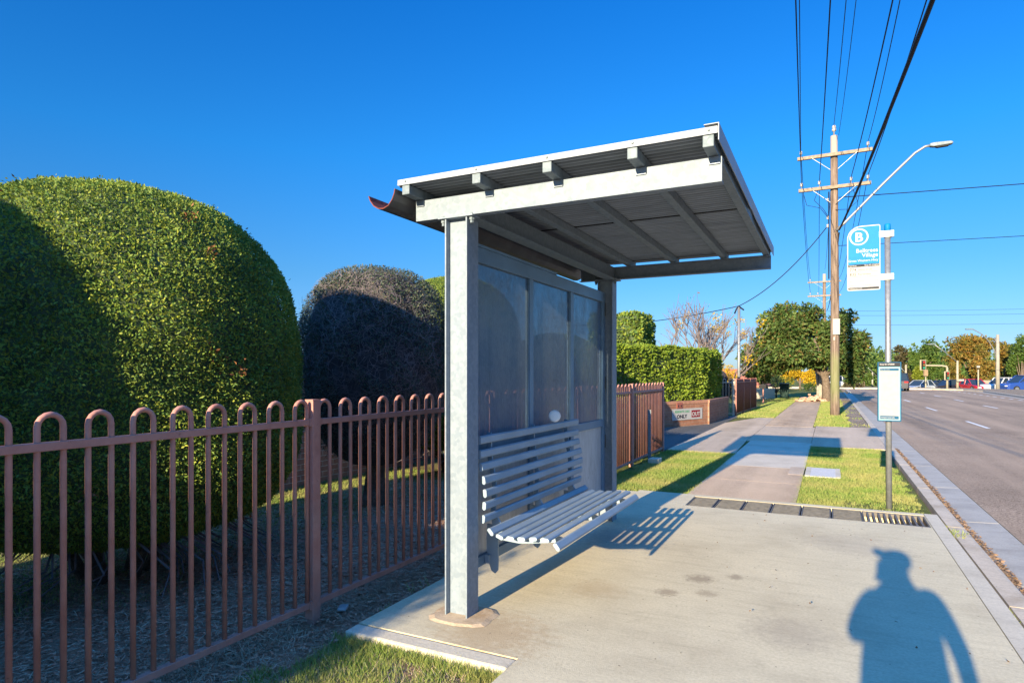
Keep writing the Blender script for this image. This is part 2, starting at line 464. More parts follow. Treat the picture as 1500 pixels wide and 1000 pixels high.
# ------------------------------------------------------------------ camera, sun, sky
cam = bpy.data.cameras.new('camera'); camo = bpy.data.objects.new('camera', cam); COL.objects.link(camo)
camo.location = (0, 0, CAMH); camo.rotation_euler = (math.radians(90), 0, YAW)
cam.sensor_fit = 'HORIZONTAL'; cam.sensor_width = 36; cam.lens = 36 * FPX / 1500
cam.shift_y = (HY - 500) / 1500 ; cam.clip_start = .02; cam.clip_end = 6000
scene.camera = camo
EL, AZ = math.radians(14.7), math.radians(3.9)
sdir = Vector((math.sin(AZ) * math.cos(EL), math.cos(AZ) * math.cos(EL), -math.sin(EL)))
sun = bpy.data.lights.new('sun', 'SUN'); suno = bpy.data.objects.new('sun', sun); COL.objects.link(suno)
sun.energy = 3.8; sun.angle = math.radians(.5); sun.color = (1, .83, .56)
suno.rotation_euler = sdir.to_track_quat('-Z', 'Y').to_euler(); suno.location = (0, -20, 30)
w = bpy.data.worlds.new('World'); scene.world = w; w.use_nodes = True
nt = w.node_tree; bg = nt.nodes['Background']
sky = nt.nodes.new('ShaderNodeTexSky'); sky.sky_type = 'NISHITA'; sky.sun_disc = False
sky.sun_elevation = EL; sky.sun_rotation = math.radians(180) + AZ
sky.air_density = 1.0; sky.dust_density = .3; sky.ozone_density = 3.0
tc = nt.nodes.new('ShaderNodeTexCoord'); sxyz = nt.nodes.new('ShaderNodeSeparateXYZ'); nt.links.new(tc.outputs['Generated'], sxyz.inputs[0])
grd = nt.nodes.new('ShaderNodeValToRGB'); nt.links.new(sxyz.outputs['Z'], grd.inputs[0])      # clear sky grading; stops above the view brightened as added fill light
_st = [(0.0, (.17, .23, .37)), (.05, (.14, .21, .355)), (.15, (.098, .22, .335)), (.32, (.044, .265, .455)), (.53, (.019, .24, .49)), (.66, (.30, .80, 1.30)), (1.0, (.52, 1.22, 1.80))]
while len(grd.color_ramp.elements) < len(_st): grd.color_ramp.elements.new(.5)
for e_, (p_, c_) in zip(grd.color_ramp.elements, _st): e_.position = p_; e_.color = (*c_, 1)
mlt = nt.nodes.new('ShaderNodeMix'); mlt.data_type = 'RGBA'; mlt.blend_type = 'MULTIPLY'; mlt.inputs[0].default_value = 1
nt.links.new(sky.outputs[0], mlt.inputs[6]); nt.links.new(grd.outputs[0], mlt.inputs[7]); nt.links.new(mlt.outputs[2], bg.inputs['Color'])
bg.inputs['Strength'].default_value = .14
vs = scene.view_settings; vs.view_transform = 'Standard'; vs.look = 'None'; vs.exposure = 1.86; vs.gamma = 1; vs.use_curve_mapping = False
scene.cycles.max_bounces = 8; scene.cycles.transparent_max_bounces = 12

# ------------------------------------------------------------------ ground, road, slab, paths
def sheet(name, x0, x1, y0, y1, zf, m, nx=20, ny=20):
    xs = np.linspace(x0, x1, nx + 1); ys = np.linspace(y0, y1, ny + 1)
    V = [(x, y, zf(x, y)) for y in ys for x in xs]
    F = [(j * (nx + 1) + i, j * (nx + 1) + i + 1, (j + 1) * (nx + 1) + i + 1, (j + 1) * (nx + 1) + i) for j in range(ny) for i in range(nx)]
    return fastmesh(name, V, F, m, smooth_=True)
FARZ = -.62
def gz(x, y): return -.42 + (FARZ + .42) * smooth(70, 86, y)
kind(sheet('ground', -900, 900, -60, 1500, gz, SOIL_LAWN, 60, 520))
def yz(x, y): return -.06 - .2 * smooth(3.0, 7.0, -x)
def yzn(x, y): return yz(x, y) + .012 * math.sin(x * 9 + y * 5) * math.sin(y * 7.3 - x * 3) + .008 * math.sin(x * 23 + 1) * math.sin(y * 19)
kind(sheet('yard', -16, -1.2, -9, 15.2, yzn, YARD, 150, 240))
kind(sheet('verge', -3.4, 1.0, 8.06, 73, lambda x, y: -.025, SOIL_LAWN, 10, 60))
kind(sheet('yard_far', -16, -3.4, 15.2, 76, lambda x, y: -.08, SOIL_LAWN, 10, 40))
DX0, DX1 = -1.48, .893
m = M()   # slab pieces butt around the drain channel
m.box(-2.54, -1.47, 2.984, 7.35, -.16, 0).box(-1.47, .90, -3, 7.35, -.16, 0)
m.box(-2.54, DX0, 7.35, 7.935, -.16, 0).box(DX1, .90, 7.35, 7.935, -.16, 0).box(-2.2, .90, 7.935, 8.05, -.16, 0)
m.box(DX0, DX1, 7.35, 7.935, -.30, -.14)
slab = kind(m.build('bus_stop_slab', SLAB))
m = M().box(.906, 1.025, -3, 8.05, -.16, .001); kind(m.build('slab_edging', SLABEDGE))
m = M().box(-2.545, -1.475, 2.86, 2.978, -.16, -.003); 
kind(m.build('slab_front_edging', SLABEDGE, bevel=.012))
# kerb with battered face, gutter tray, road
def strip_prism(name, prof, y0, y1, m, joints=None, gap=.012):
    mm = M(); ys = [y0] + (joints or []) + [y1]
    for a, b in zip(ys[:-1], ys[1:]): mm.prism(prof, 'y', a + gap / 2, b - gap / 2)
    return kind(mm.build(name, m))
kj = [k * 2.4 - 2.1 for k in range(1, 26)]
strip_prism('kerb', [(1.045, -.3), (1.045, -.004), (1.16, -.004), (1.185, -.012), (1.225, -.135), (1.225, -.3)], -3, 60, KERB, [j for j in kj if -3 < j < 60])
strip_prism('gutter', [(1.23, -.3), (1.23, -.138), (1.65, -.122), (1.65, -.3)], -3, 60, GUTC, [j + 1 for j in kj if -3 < j < 58])
RZ = -.118
kpoly = [(11.45, -12), (11.45, 50), (12.0, 62), (12.4, 70), (11.7, 75), (9.5, 78), (6, 79.3), (1, 79.6), (-30, 80)]
rp = [(1.652, -12), (1.652, 70), (1.2, 74), (-1.2, 76.6), (-6, 77.4), (-30, 77.6)][::-1]
mm = M(); n0 = len(kpoly)
pts = kpoly + rp
mm.add([(x, y, RZ) for x, y in pts], [tuple(range(len(pts)))])
bm = bmesh.new()
vsb = [bm.verts.new(p) for p in mm.v]; fbm = bm.faces.new(vsb); bmesh.ops.triangulate(bm, faces=[fbm])
me = bpy.data.meshes.new('road'); bm.to_mesh(me); bm.free(); me.materials.append(ROAD)
road = bpy.data.objects.new('road', me); COL.objects.link(road); kind(road)
def along(name, poly, offs, m, z0, z1):
    mm = M(); V = []
    P = [Vector((x, y, 0)) for x, y in poly]
    for i, p in enumerate(P):
        t = (P[min(i + 1, len(P) - 1)] - P[max(0, i - 1)]).normalized(); nrm = Vector((t.y, -t.x, 0))
        for o, z in ((offs[0], z0), (offs[0], z1), (offs[1], z1), (offs[1], z0)):
            q = p + nrm * o; V.append((q.x, q.y, z))
    F = []
    for i in range(len(P) - 1):
        for k in range(4):
            F.append((i * 4 + k, i * 4 + (k + 1) % 4, i * 4 + 4 + (k + 1) % 4, i * 4 + 4 + k))
    F += [(0, 1, 2, 3), tuple(4 * (len(P) - 1) + k for k in (3, 2, 1, 0))]
    mm.add(V, F); return kind(mm.build(name, m))
along('far_gutter', kpoly, (-.35, .0), GUTC, RZ - .2, RZ + .006)
along('far_kerb', kpoly, (.003, .22), KERB, RZ - .2, .02)
along('far_verge', kpoly, (.223, 5.5), SOIL_DRY, RZ - .3, .012)
along('left_kerb', [(1.645, 60), (1.645, 70), (1.2, 74), (-1.2, 76.6), (-6, 77.4), (-30, 77.6)], (-.25, -.003), KERB, RZ - .2, .02)
# footpaths and driveway
m = M().box(-1.6, -.35, 8.056, 9.45, -.12, -.004).box(-1.6, -.35, 9.455, 10.99, -.12, -.004); kind(m.build('footpath', BROWNPATH))
m = M().box(-1.6, -.35, 10.995, 13.4, -.12, -.004).box(-1.6, -.35, 13.405, 15.2, -.12, -.004); kind(m.build('footpath_light', PATH))
m = M().box(-1.68, -.36, 15.21, 19.8, -.12, -.004).box(-.35, 1.04, 14.6, 20.3, -.12, -.004)
m.add([(-2.9, 12.62, -.12), (-1.61, 12.62, -.12), (-1.69, 15.21, -.12), (-1.69, 23.4, -.12), (-2.2, 23.4, -.12), (-2.9, 20.5, -.12), (-2.9, 12.62, -.005), (-1.61, 12.62, -.005), (-1.69, 15.21, -.005), (-1.69, 23.4, -.005), (-2.2, 23.4, -.005), (-2.9, 20.5, -.005)],
      [(6, 7, 8, 9, 10, 11), (0, 1, 7, 6), (1, 2, 8, 7), (2, 3, 9, 8), (3, 4, 10, 9), (4, 5, 11, 10), (5, 0, 6, 11)])
kind(m.build('driveway_apron', APRON))
m = M().box(-12, -2.91, 12.62, 24.2, -.14, -.012); kind(m.build('driveway', DRIVE))
m = M()
for k in range(11): m.box(-1.68, -.42, 19.81 + k * 2.4, 19.81 + k * 2.4 + 2.388, -.12, -.002)
kind(m.build('footpath_far', BROWNPATH))
m = M().box(.55, 1.02, 20.4, 60, -.2, -.012); kind(m.build('kerbside_dirt', SOIL_DRY))
# lane markings
m = M()
def dash(x0, y0, x1, y1, w=.11):
    a, b = Vector((x0, y0, 0)), Vector((x1, y1, 0)); t = (b - a).normalized(); nn = Vector((-t.y, t.x, 0)) * w / 2
    m.add([(p.x, p.y, RZ + .004) for p in (a - nn, b - nn, b + nn, a + nn)], [(0, 1, 2, 3)])
for k in range(-1, 6):
    y = 23.2 + k * 10.2
    if y < 68: dash(4.25, y, 4.22, y + 3.2)
    y = 28.5 + k * 8.6
    if y < 70: dash(7.15, y, 7.12, y + 3.0)
for k in range(14):
    a = k / 14; dash(10.6 - .0 * a, 44 + k * 2.3, 10.6, 44 + k * 2.3 + 1.0, .14)
kind(m.build('road_markings', LINE))

# drain grates (each lifts out)
gx = [-1.478, -1.18, -.881, -.585, -.28, .018, .315]
for i in range(6):
    a, b = gx[i] + .006, gx[i + 1] - .006
    m = M()
    m.box(a, b, 7.356, 7.372, -.05, -.003).box(a, b, 7.913, 7.929, -.05, -.003).box(a, a + .012, 7.372, 7.913, -.05, -.003).box(b - .012, b, 7.372, 7.913, -.05, -.003)
    for k in range(7): 
        y = 7.372 + (k + 1) * .541 / 8
        m.box(a + .012, b - .012, y - .0075, y + .0075, -.045, -.005)
    o = m.build('drain_grate', GRATE)
    tag(o, ['dark slotted drain grate at the left end of the row, nearest the lawn', 'dark slotted drain grate, second from the left end of the row', 'dark slotted drain grate, third from the left end of the row', 'dark slotted drain grate just right of the row\'s middle', 'dark slotted drain grate, next but one to the diagonal barred grate', 'dark slotted drain grate touching the wide barred grate'][i], 'drain grate', 'grates in the slab drain')
m = M(); a, b = gx[6], .889
m.box(a, b, 7.356, 7.40, -.05, -.003).box(a, b, 7.885, 7.929, -.05, -.003)
nb = 11
for k in range(nb + 1):
    x = a + (b - a) * k / nb; m.box(max(a, x - .010), min(b, x + .010), 7.40, 7.885, -.05, -.004)
tag(m.build('drain_grate', simple('worn pale grate iron', (.13, .115, .10), .7, .1, .2, 9)), 'wide pale grate with long dark slots at the kerb end of the drain', 'drain grate', 'grates in the slab drain')
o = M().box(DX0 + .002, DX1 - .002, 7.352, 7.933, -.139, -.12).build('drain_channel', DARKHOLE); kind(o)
# pit lid
t = thing('pit_cover', 'pale rectangular pit cover set in the lawn beside the path', 'pit cover', (-.1, 10.75, 0))
m = M().box(-.33, .15, 10.32, 11.28, -.1, -.004); m.build('lid', simple('pale pit concrete', (.55, .52, .48), .85, 0, .3, 60, .4, 90), t, bevel=.006)
m = M().box(-.33, -.26, 10.322, 11.278, -.0035, .0).box(.085, .15, 10.322, 11.278, -.0035, .0); m.build('rim', SLABEDGE, t)
tag(M().box(-.56, -.35, 10.35, 11.2, -.1, -.002).build('paving_block', APRON), 'mossy brown concrete block between footpath and pit cover', 'paving block')

# ------------------------------------------------------------------ grass and litter
def grass(name, x0, x1, y0, y1, dens, h, wdt, zf, mat, keep=None, lean=.5):
    n = int((x1 - x0) * (y1 - y0) * dens)
    X = rng.uniform(x0, x1, n); Y = rng.uniform(y0, y1, n)
    if keep is not None:
        k = keep(X, Y); X, Y = X[k], Y[k]
    n = len(X); Z = zf(X, Y)
    P = np.stack([X, Y, Z], 1)
    an = rng.uniform(0, 2 * np.pi, n); H = h * rng.uniform(.45, 1.3, n)
    s = np.stack([np.cos(an), np.sin(an), np.zeros(n)], 1) * (wdt * rng.uniform(.6, 1.3, n))[:, None]
    ld = np.stack([rng.normal(size=n) * lean, rng.normal(size=n) * lean, np.ones(n)], 1) * H[:, None]
    V = np.stack([P - s, P + s, P + ld], 1).reshape(-1, 3)
    o = fastmesh(name, V, np.arange(3 * n).reshape(n, 3), mat); o['kind'] = 'stuff'; return o
def vn(X, Y, s=1.0): return np.sin(X * 2.1 * s + 1.3 * np.sin(Y * 1.7 * s)) * np.sin(Y * 2.6 * s + .8 * np.sin(X * 3.1 * s)) + .5 * np.sin(X * 7 * s + Y * 5 * s)
def yznp(X, Y): 
    t = np.clip((-X - 3) / 4, 0, 1); return -.06 - .2 * t * t * (3 - 2 * t) - .004
# near corner of verge grass
kind(grass('grass', -2.95, -1.43, .9, 2.88, 16000, .045, .0028, yznp, BLADE, lambda X, Y: (X > -2.62 + .13 * vn(X, Y, 2) - .0 * Y) & ((vn(X, Y, 2.5) > -.55) | (rng.random(len(X)) < .35))), 'stuff', 'short green grass in front of the concrete slab', 'grass')
kind(grass('dry_grass', -3.1, -1.43, .9, 2.88, 3500, .04, .0025, yznp, BLADE_DRY, lambda X, Y: rng.random(len(X)) < .9, .9), 'stuff', 'dry straw along the foot of the fence and slab edge', 'dry grass')
kind(grass('grass', -2.95, -1.575, 7.0, 12.66, 6500, .04, .004, lambda X, Y: np.where(Y < 8.06, -.065, -.028), BLADE, lambda X, Y: ((Y > 8.06) | (X < -2.2)) & (X > -2.86 + .12 * vn(X, Y, 2)) & ((Y > 8.07) | (Y > 7.0))), 'stuff', 'bright lawn strip between the fence and footpath', 'grass')
kind(grass('grass', -.375, .97, 8.03, 14.64, 6500, .035, .004, lambda X, Y: np.full(len(X), -.028), BLADE, lambda X, Y: ((X < -.36) | (X > .14) | (Y < 10.34) | (Y > 11.25)) & ((Y > 8.6 + .15 * vn(X, Y, 3)) | (X < .15) | (rng.random(len(X)) < .3)) & (X < .96 - .07 * np.abs(vn(X, Y, 2)))), 'stuff', 'lawn strip around the bus stop pole and pit cover', 'grass')
kind(grass('grass', -2.95, -1.72, 23.4, 46, 900, .06, .011, lambda X, Y: np.full(len(X), -.03), BLADE), 'stuff', 'far lawn strip beside the maroon fence', 'grass')
kind(grass('grass', -.40, .62, 20.35, 42, 900, .06, .011, lambda X, Y: np.full(len(X), -.03), BLADE, lambda X, Y: X < .55 + .1 * vn(X, Y)), 'stuff', 'far lawn strip around the timber power pole', 'grass')
kind(grass('grass', .55, 1.05, 20.5, 40, 90, .07, .014, lambda X, Y: np.full(len(X), -.03), BLADE, lambda X, Y: vn(X, Y, .7) > .45), 'stuff', 'weedy tufts in the dirt beside the far kerb', 'grass')
def yard_green(X, Y): return ((-X - 4.4) * .55 + .35 * vn(X, Y, .7) - .0 * Y > rng.random(len(X)) * 1.6)
kind(grass('grass', -8.5, -3.0, 1.0, 9.5, 2600, .04, .004, yznp, BLADE, yard_green), 'stuff', 'thin shaded grass in the yard behind the fence', 'grass')
kind(grass('grass', -2.7, -2.45, 3.2, 5.0, 900, .07, .004, yznp, BLADE, lambda X, Y: vn(X, Y, 2.5) > .5), 'stuff', 'grass tufts between fence and slab', 'grass')
kind(grass('grass', -2.5, -1.44, 2.76, 2.868, 16000, .06, .003, yznp, BLADE), 'stuff', 'longer grass along the front edge of the slab', 'grass')
# straw and bark litter in the yard and under the fence
def litter(name, x0, x1, y0, y1, n, L, wdt, zf, mat, keep=None):
    X = rng.uniform(x0, x1, n); Y = rng.uniform(y0, y1, n)
    if keep is not None: k = keep(X, Y); X, Y = X[k], Y[k]; n = len(X)
    P = np.stack([X, Y, zf(X, Y) + rng.uniform(.003, .03, n)], 1); an = rng.uniform(0, 2 * np.pi, n)
    d = np.stack([np.cos(an), np.sin(an), rng.normal(size=n) * .18], 1) * (L * rng.uniform(.4, 1.5, n))[:, None]
    s = np.stack([-np.sin(an), np.cos(an), rng.normal(size=n) * .5], 1) * wdt
    bend = np.stack([-np.sin(an), np.cos(an), np.zeros(n)], 1) * (L * rng.normal(size=n) * .15)[:, None]
    V = np.stack([P - s, P + s, P + d * .5 + bend + s, P + d * .5 + bend - s, P + d + s * .4, P + d - s * .4], 1).reshape(-1, 3)
    b = np.arange(n)[:, None] * 6
    F = np.concatenate([b + np.array([0, 1, 2, 3]), b + np.array([3, 2, 4, 5])], 0)
    o = fastmesh(name, V, F, mat); o['kind'] = 'stuff'; return o
kind(litter('straw', -6.5, -2.55, .6, 8.5, 42000, .06, .0016, yznp, BLADE_DRY), 'stuff', 'dry straw and twigs on the mulch under the hedges', 'straw')
kind(litter('bark_chips', -6.5, -2.55, .6, 8.5, 30000, .025, .006, yznp, simple('bark chips', (.34, .19, .12), .95, 0, .5, 30), None), 'stuff', 'dark bark chips on the yard ground', 'bark chips')
kind(litter('leaf_litter', 1.225, 1.33, 1.5, 16, 6000, .025, .007, lambda X, Y: np.full(len(X), -.137), simple('rusty leaf litter', (.22, .14, .085), .95, 0, .5, 30)), 'stuff', 'brown leaf litter lying along the kerb', 'leaf litter')
kind(litter('leaf_litter', -1.35, .95, 3.0, 8.0, 80, .016, .004, lambda X, Y: np.full(len(X), -.001), simple('dark crumbs', (.18, .11, .06), .95, 0, .5, 30)), 'stuff', 'scattered dark leaf crumbs on the concrete slab', 'leaf litter')
kind(grass('weeds', 1.024, 1.047, 2, 9, 2600, .03, .004, lambda X, Y: np.full(len(X), -.03), BLADE, lambda X, Y: np.sin(Y * 1.9) + .6 * np.sin(Y * 5.3) > .35), 'stuff', 'yellow weeds in the crack behind the kerb', 'weeds')
kind(grass('weeds', 1.03, 1.17, 7.0, 7.35, 1500, .03, .005, lambda X, Y: np.full(len(X), -.004), BLADE, lambda X, Y: (X - 1.05) * 2 < .3 - abs(Y - 7.15)), 'stuff', 'small weed clump on the kerb top', 'weeds')

# ------------------------------------------------------------------ bus shelter
S = thing('bus_shelter', 'galvanised steel bus shelter with flat roof and hazy panes on the slab', 'bus shelter', (-2.05, 4.8, 0))
def post(y0, y1):
    m = M(); xa, xb = -2.135, -1.975
    m.box(xa, xa + .010, y0, y1, 0, 2.462).box(xb - .010, xb, y0, y1, 0, 2.462)
    ym = y0 + .045
    m.box(xa + .0102, xb - .0102, ym, ym + .05, 0, 2.462)
    p = m.build('post', G_STEEL, S, bevel=.0015)
    b = M().box(xa - .045, xb + .045, y0 - .012, y1 + .012, 2.463, 2.475); b.build('cap_plate', G_STEEL, p, bevel=.002)
    for x in (xa - .022, xb + .022):
        q = M().lathe([(.012, 2.425), (.012, 2.443), (.017, 2.4435), (.017, 2.462)], (x, y0 + .022, 0), 6)
        q.lathe([(.016, 2.4755), (.016, 2.487), (.008, 2.4875), (.008, 2.494)], (x, y0 + .022, 0), 6)
        q.build('bolt', G_DULL, p)
    return p
post(3.305, 3.445); post(6.19, 6.33)
m = M(); rr = random.Random(3); ring = []
for k in range(22):
    a = 2 * math.pi * k / 22; e = (abs(math.cos(a)) ** 4 + abs(math.sin(a)) ** 4) ** -.25
    ring.append((-2.03 + math.cos(a) * e * .20 * rr.uniform(.93, 1.05), 3.37 + math.sin(a) * e * .17 * rr.uniform(.93, 1.05)))
nr = len(ring)
m.add([(x, y, .0015) for x, y in ring] + [(-2.03 + (x + 2.03) * .82, 3.37 + (y - 3.37) * .88, .010) for x, y in ring],
      [tuple(range(nr, 2 * nr))] + [(k, (k + 1) % nr, nr + (k + 1) % nr, nr + k) for k in range(nr)])
m.build('footing', MORTAR, S)
def chan(xa, xb, y, face, z0=2.4755, z1=2.602, mat=G_STEEL, nm='roof_beam'):
    m = M()
    m.box(xa, xb, min(y, y + face * .008), max(y, y + face * .008), z0 + .008, z1 - .008)
    m.box(xa, xb, min(y - face * .0, y + face * .06), max(y, y + face * .06), z1 - .0078, z1).box(xa, xb, min(y, y + face * .06), max(y, y + face * .06), z0, z0 + .0078)
    return m.build(nm, mat, S)
chan(-2.36, -.485, 3.318, 1); chan(-2.36, -.485, 6.318, -1)
m = M().box(-1.98, -1.972, 3.39, 6.245, 2.47, 2.588).box(-2.04, -1.972, 3.39, 6.245, 2.5882, 2.596).box(-2.04, -1.972, 3.39, 6.245, 2.462, 2.4698)
m.box(-1.9718, -1.93, 3.39, 6.245, 2.462, 2.468)
m.build('back_beam', G_DULL, S)
px = [-2.33, -1.83, -1.383, -.905, -.527]
for x in px:
    pu = M().box(x - .027, x + .027, 3.165, 6.45, 2.606, 2.664).build('purlin', G_DULL, S, bevel=.004)
    M().box(x - .022, x + .034, 3.309, 3.3165, 2.565, 2.603).build('clip', CLIP, S); M().box(x - .022, x + .034, 6.32, 6.328, 2.565, 2.603).build('clip', CLIP, S)
m = M().lathe([(.006, 0), (.006, .005)], (0, 0, 0), 8)
# roof sheet: corrugations run across (along x); laps every 0.83 m
ys, zs = [], []
y = 3.17; k = 0
while y < 6.47:
    ph = (y - 3.17) / .05
    rib = .0
    yy = (y - 3.86 + .83 * 5) % .83
    ys.append(y); zs.append(2.674 + .0085 * math.sin(ph * 2 * math.pi) + rib); y += .05 / 10
V = []; F = []
xsn = [-2.40, -.49]
for yv, zv in zip(ys, zs):
    for x in xsn: V.append((x, yv, zv))
for yv, zv in zip(ys, zs):
    for x in xsn: V.append((x, yv, zv + .003))
n = len(ys)
for i in range(n - 1):
    F.append((2 * i, 2 * i + 2, 2 * i + 3, 2 * i + 1)); o = 2 * n; F.append((o + 2 * i, o + 2 * i + 1, o + 2 * i + 3, o + 2 * i + 2))
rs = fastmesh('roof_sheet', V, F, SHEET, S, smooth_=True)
m = M().box(-2.385, -.482, 3.158, 3.1645, 2.665, 2.697).box(-2.385, -.482, 3.158, 3.24, 2.6972, 2.699).build('end_flashing', TRIM, S)
m = M().box(-2.385, -.482, 6.475, 6.481, 2.665, 2.697).box(-2.385, -.482, 6.40, 6.481, 2.6972, 2.699).build('end_flashing', TRIM, S)
m = M()
for x in px: M().lathe([(.007, 0), (.007, .004), (.004, .006)], (x + .004, 3.158, 2.684), 8, Matrix.Rotation(math.radians(90), 3, 'X')).build('screw', G_DULL, S)

# front fascia with a dented lower lip
m = M(); V = []; ny = 50
for i in range(ny + 1):
    y = 3.15 + (6.49 - 3.15) * i / ny
    dent = .03 * math.exp(-((y - 4.75) / .16) ** 2); dx = -.012 * math.exp(-((y - 4.75) / .2) ** 2)
    for (x, z) in ((-.478, 2.712), (-.474, 2.712), (-.474 + dx, 2.628 + dent), (-.478 + dx, 2.628 + dent)): V.append((x, y, z))
F = [(i * 4 + k, i * 4 + (k + 1) % 4, i * 4 + 4 + (k + 1) % 4, i * 4 + 4 + k) for i in range(ny) for k in range(4)] + [(0, 1, 2, 3), tuple(4 * ny + k for k in (3, 2, 1, 0))]
m.add(V, F); m.box(-.545, -.4785, 3.15, 6.49, 2.7085, 2.712); m.build('fascia', TRIM, S)
# half round gutter at the back edge
gp = [(-2.592, 2.618), (-2.578, 2.585), (-2.552, 2.552), (-2.515, 2.530), (-2.475, 2.526), (-2.435, 2.541), (-2.405, 2.575), (-2.388, 2.612), (-2.383, 2.64)]
def gut(gp, th, y0, y1):
    m = M(); c = (-2.487, 2.64); inner = []
    for x, z in gp:
        d = Vector((c[0] - x, c[1] - z)).normalized() * th; inner.append((x + d.x, z + d.y))
    nG = len(gp); V = []
    for y in (y0, y1):
        for p in gp: V.append((p[0], y, p[1]))
        for p in inner: V.append((p[0], y, p[1]))
    s = 2 * nG; Fo, Fi, Fe = [], [], []
    for i in range(nG - 1):
        Fo.append((i, i + 1, s + i + 1, s + i)); Fi.append((nG + i, s + nG + i, s + nG + i + 1, nG + i + 1))
        Fe.append((i, nG + i, nG + i + 1, i + 1)); Fe.append((s + i, s + i + 1, s + nG + i + 1, s + nG + i))
    m.cur = 0; m.add(V, Fo)
    m.cur = 1; m.add(V, Fi + Fe)
    return m.build('gutter', [GUTTER, RUST], S)
gut(gp, .006, 3.13, 6.5)
# back panel: frame, mullions, panes, lower sheets
XP = -2.055
kx = (2.055 / 2.02)
def Yp(y): return y * kx
m = M()
yl, yr = 3.452, 6.186
m.box(XP - .045, XP + .0, yl, yl + .055, .24, 2.335); m.box(XP - .045, XP, yr - .06, yr, .24, 2.335)
m.box(XP - .045, XP + .003, yl + .055, yr - .06, 2.235, 2.335)
m.box(XP - .045, XP + .002, yl + .055, yr - .06, .972, 1.045)
m.box(XP - .045, XP + .002, yl + .055, yr - .06, .235, .30)
my = [(4.385, 4.455), (5.245, 5.32)]
for a, b in my:
    m.box(XP - .044, XP - .003, a, b, 1.0452, 2.2348); m.box(XP - .044, XP - .003, a, b, .3002, .9718)
m.build('panel_frame', PANEL, S, bevel=.003)
m = M().box(XP - .055, XP + .012, 3.47, 4.9, 2.3355, 2.352); m.build('top_flashing', PANEL, S)
spans = [(yl + .055, my[0][0]), (my[0][1], my[1][0]), (my[1][1], yr - .06)]
for a, b in spans:
    p = M().box(XP - .028, XP - .022, a, b, 1.045, 2.235).build('pane', PANE, S)
    M().box(XP - .028, XP - .022, a, b, .30, .972).build('lower_sheet', SCRATCH, S)
for z in (.75, 2.1, 1.35):
    M().box(XP - .04, XP - .0, yr + .0005, yr + .03, z, z + .13).build('fixing_lug', GUTTER, S)

# ------------------------------------------------------------------ bench hung on the panel
B = thing('bench', 'silver slatted bench cantilevered from the bus shelter panel', 'bench', (-1.9, 4.35, .2))
back = [(-1.985, 1.081, 88), (-1.985, .991, 86), (-1.975, .911, 80), (-1.955, .829, 80), (-1.945, .747, 86), (-1.950, .667, 94), (-1.958, .583, 98)]
seat = [(-1.905, .508, 50), (-1.84, .484, 22), (-1.765, .484, 4), (-1.69, .488, -2), (-1.61, .497, -8), (-1.53, .500, 4), (-1.455, .468, 52)]
def slat(x, z, ang, wd, y0, y1):
    m = M(); a = math.radians(ang)   # angle of the slat's width direction from +x, falling
    u = Vector((math.cos(a), 0, -math.sin(a))); nn = Vector((math.sin(a), 0, math.cos(a)))
    prof = []
    hw, ht = wd / 2, .0125
    for (p, q) in ((-hw + .004, -ht), (hw - .010, -ht), (hw - .002, -ht * .5), (hw, 0), (hw - .002, ht * .5), (hw - .010, ht), (-hw + .010, ht), (-hw + .002, ht * .5), (-hw, 0), (-hw + .002, -ht * .5)):
        v = u * p + nn * q; prof.append((x + v.x, z + v.z))
    m.prism(prof, 'y', y0, y1)
    return m.build('slat', SLAT, B)
for x, z, a in back: slat(x, z, a, .054, 3.475, 5.215)
for x, z, a in seat: slat(x, z, a, .054, 3.475, 5.215)
def ribbon(pts, y0, y1):
    L, R = [], []
    for i, (x, z, wv) in enumerate(pts):
        a = pts[max(0, i - 1)]; b = pts[min(len(pts) - 1, i + 1)]
        t = Vector((b[0] - a[0], b[1] - a[1])).normalized(); nn = Vector((-t.y, t.x)) * wv / 2
        L.append((x + nn.x, z + nn.y)); R.append((x - nn.x, z - nn.y))
    V = []; nL = len(L)
    for y in (y0, y1):
        V += [(p[0], y, p[1]) for p in L] + [(p[0], y, p[1]) for p in R]
    s = 2 * nL; F = []
    for i in range(nL - 1):
        F += [(i, i + 1, nL + i + 1, nL + i), (s + i, s + nL + i, s + nL + i + 1, s + i + 1), (i, s + i, s + i + 1, i + 1), (nL + i, nL + i + 1, s + nL + i + 1, s + nL + i)]
    F += [(0, nL, s + nL, s), (nL - 1, s + nL - 1, s + 2 * nL - 1, 2 * nL - 1)]
    return V, F
for yb in (3.66, 4.34, 5.02):
    m = M()
    bk = [(x - .031, z, .035) for x, z, a in back]
    bk[0] = (bk[0][0], 1.115, .03); bk.append((-1.955, .50, .07)); bk.append((-1.95, .46, .09))
    m.add(*ribbon(bk, yb, yb + .012))
    m.add(*ribbon([(-1.965, .47, .11), (-1.89, .437, .06), (-1.80, .431, .058), (-1.70, .44, .05), (-1.60, .452, .044), (-1.53, .462, .038), (-1.475, .452, .03)], yb + .0125, yb + .0245))
    m.add(*ribbon([(-2.0, .50, .09), (-2.006, .40, .088), (-2.006, .32, .085), (-1.998, .26, .075), (-1.99, .20, .05), (-1.998, .185, .03)], yb + .025, yb + .037))
    m.box(XP + .004, -2.02, yb + .003, yb + .033, .245, .30)
    m.build('bracket', SLAT, B)
dq = Vector((.35, -.9, .12)).to_track_quat('Z', 'Y').to_matrix()
tag(M().lathe([(.001, -.012), (.046, -.012), (.049, -.004), (.047, .004), (.035, .0075), (.001, .009)], (-1.985, 4.70, 1.163), 28, dq).build('round_lid', simple('white lid plastic', (.85, .84, .82), .4, 0, .03), smooth_=True), 'round white plastic lid standing on the top bench slat', 'lid')

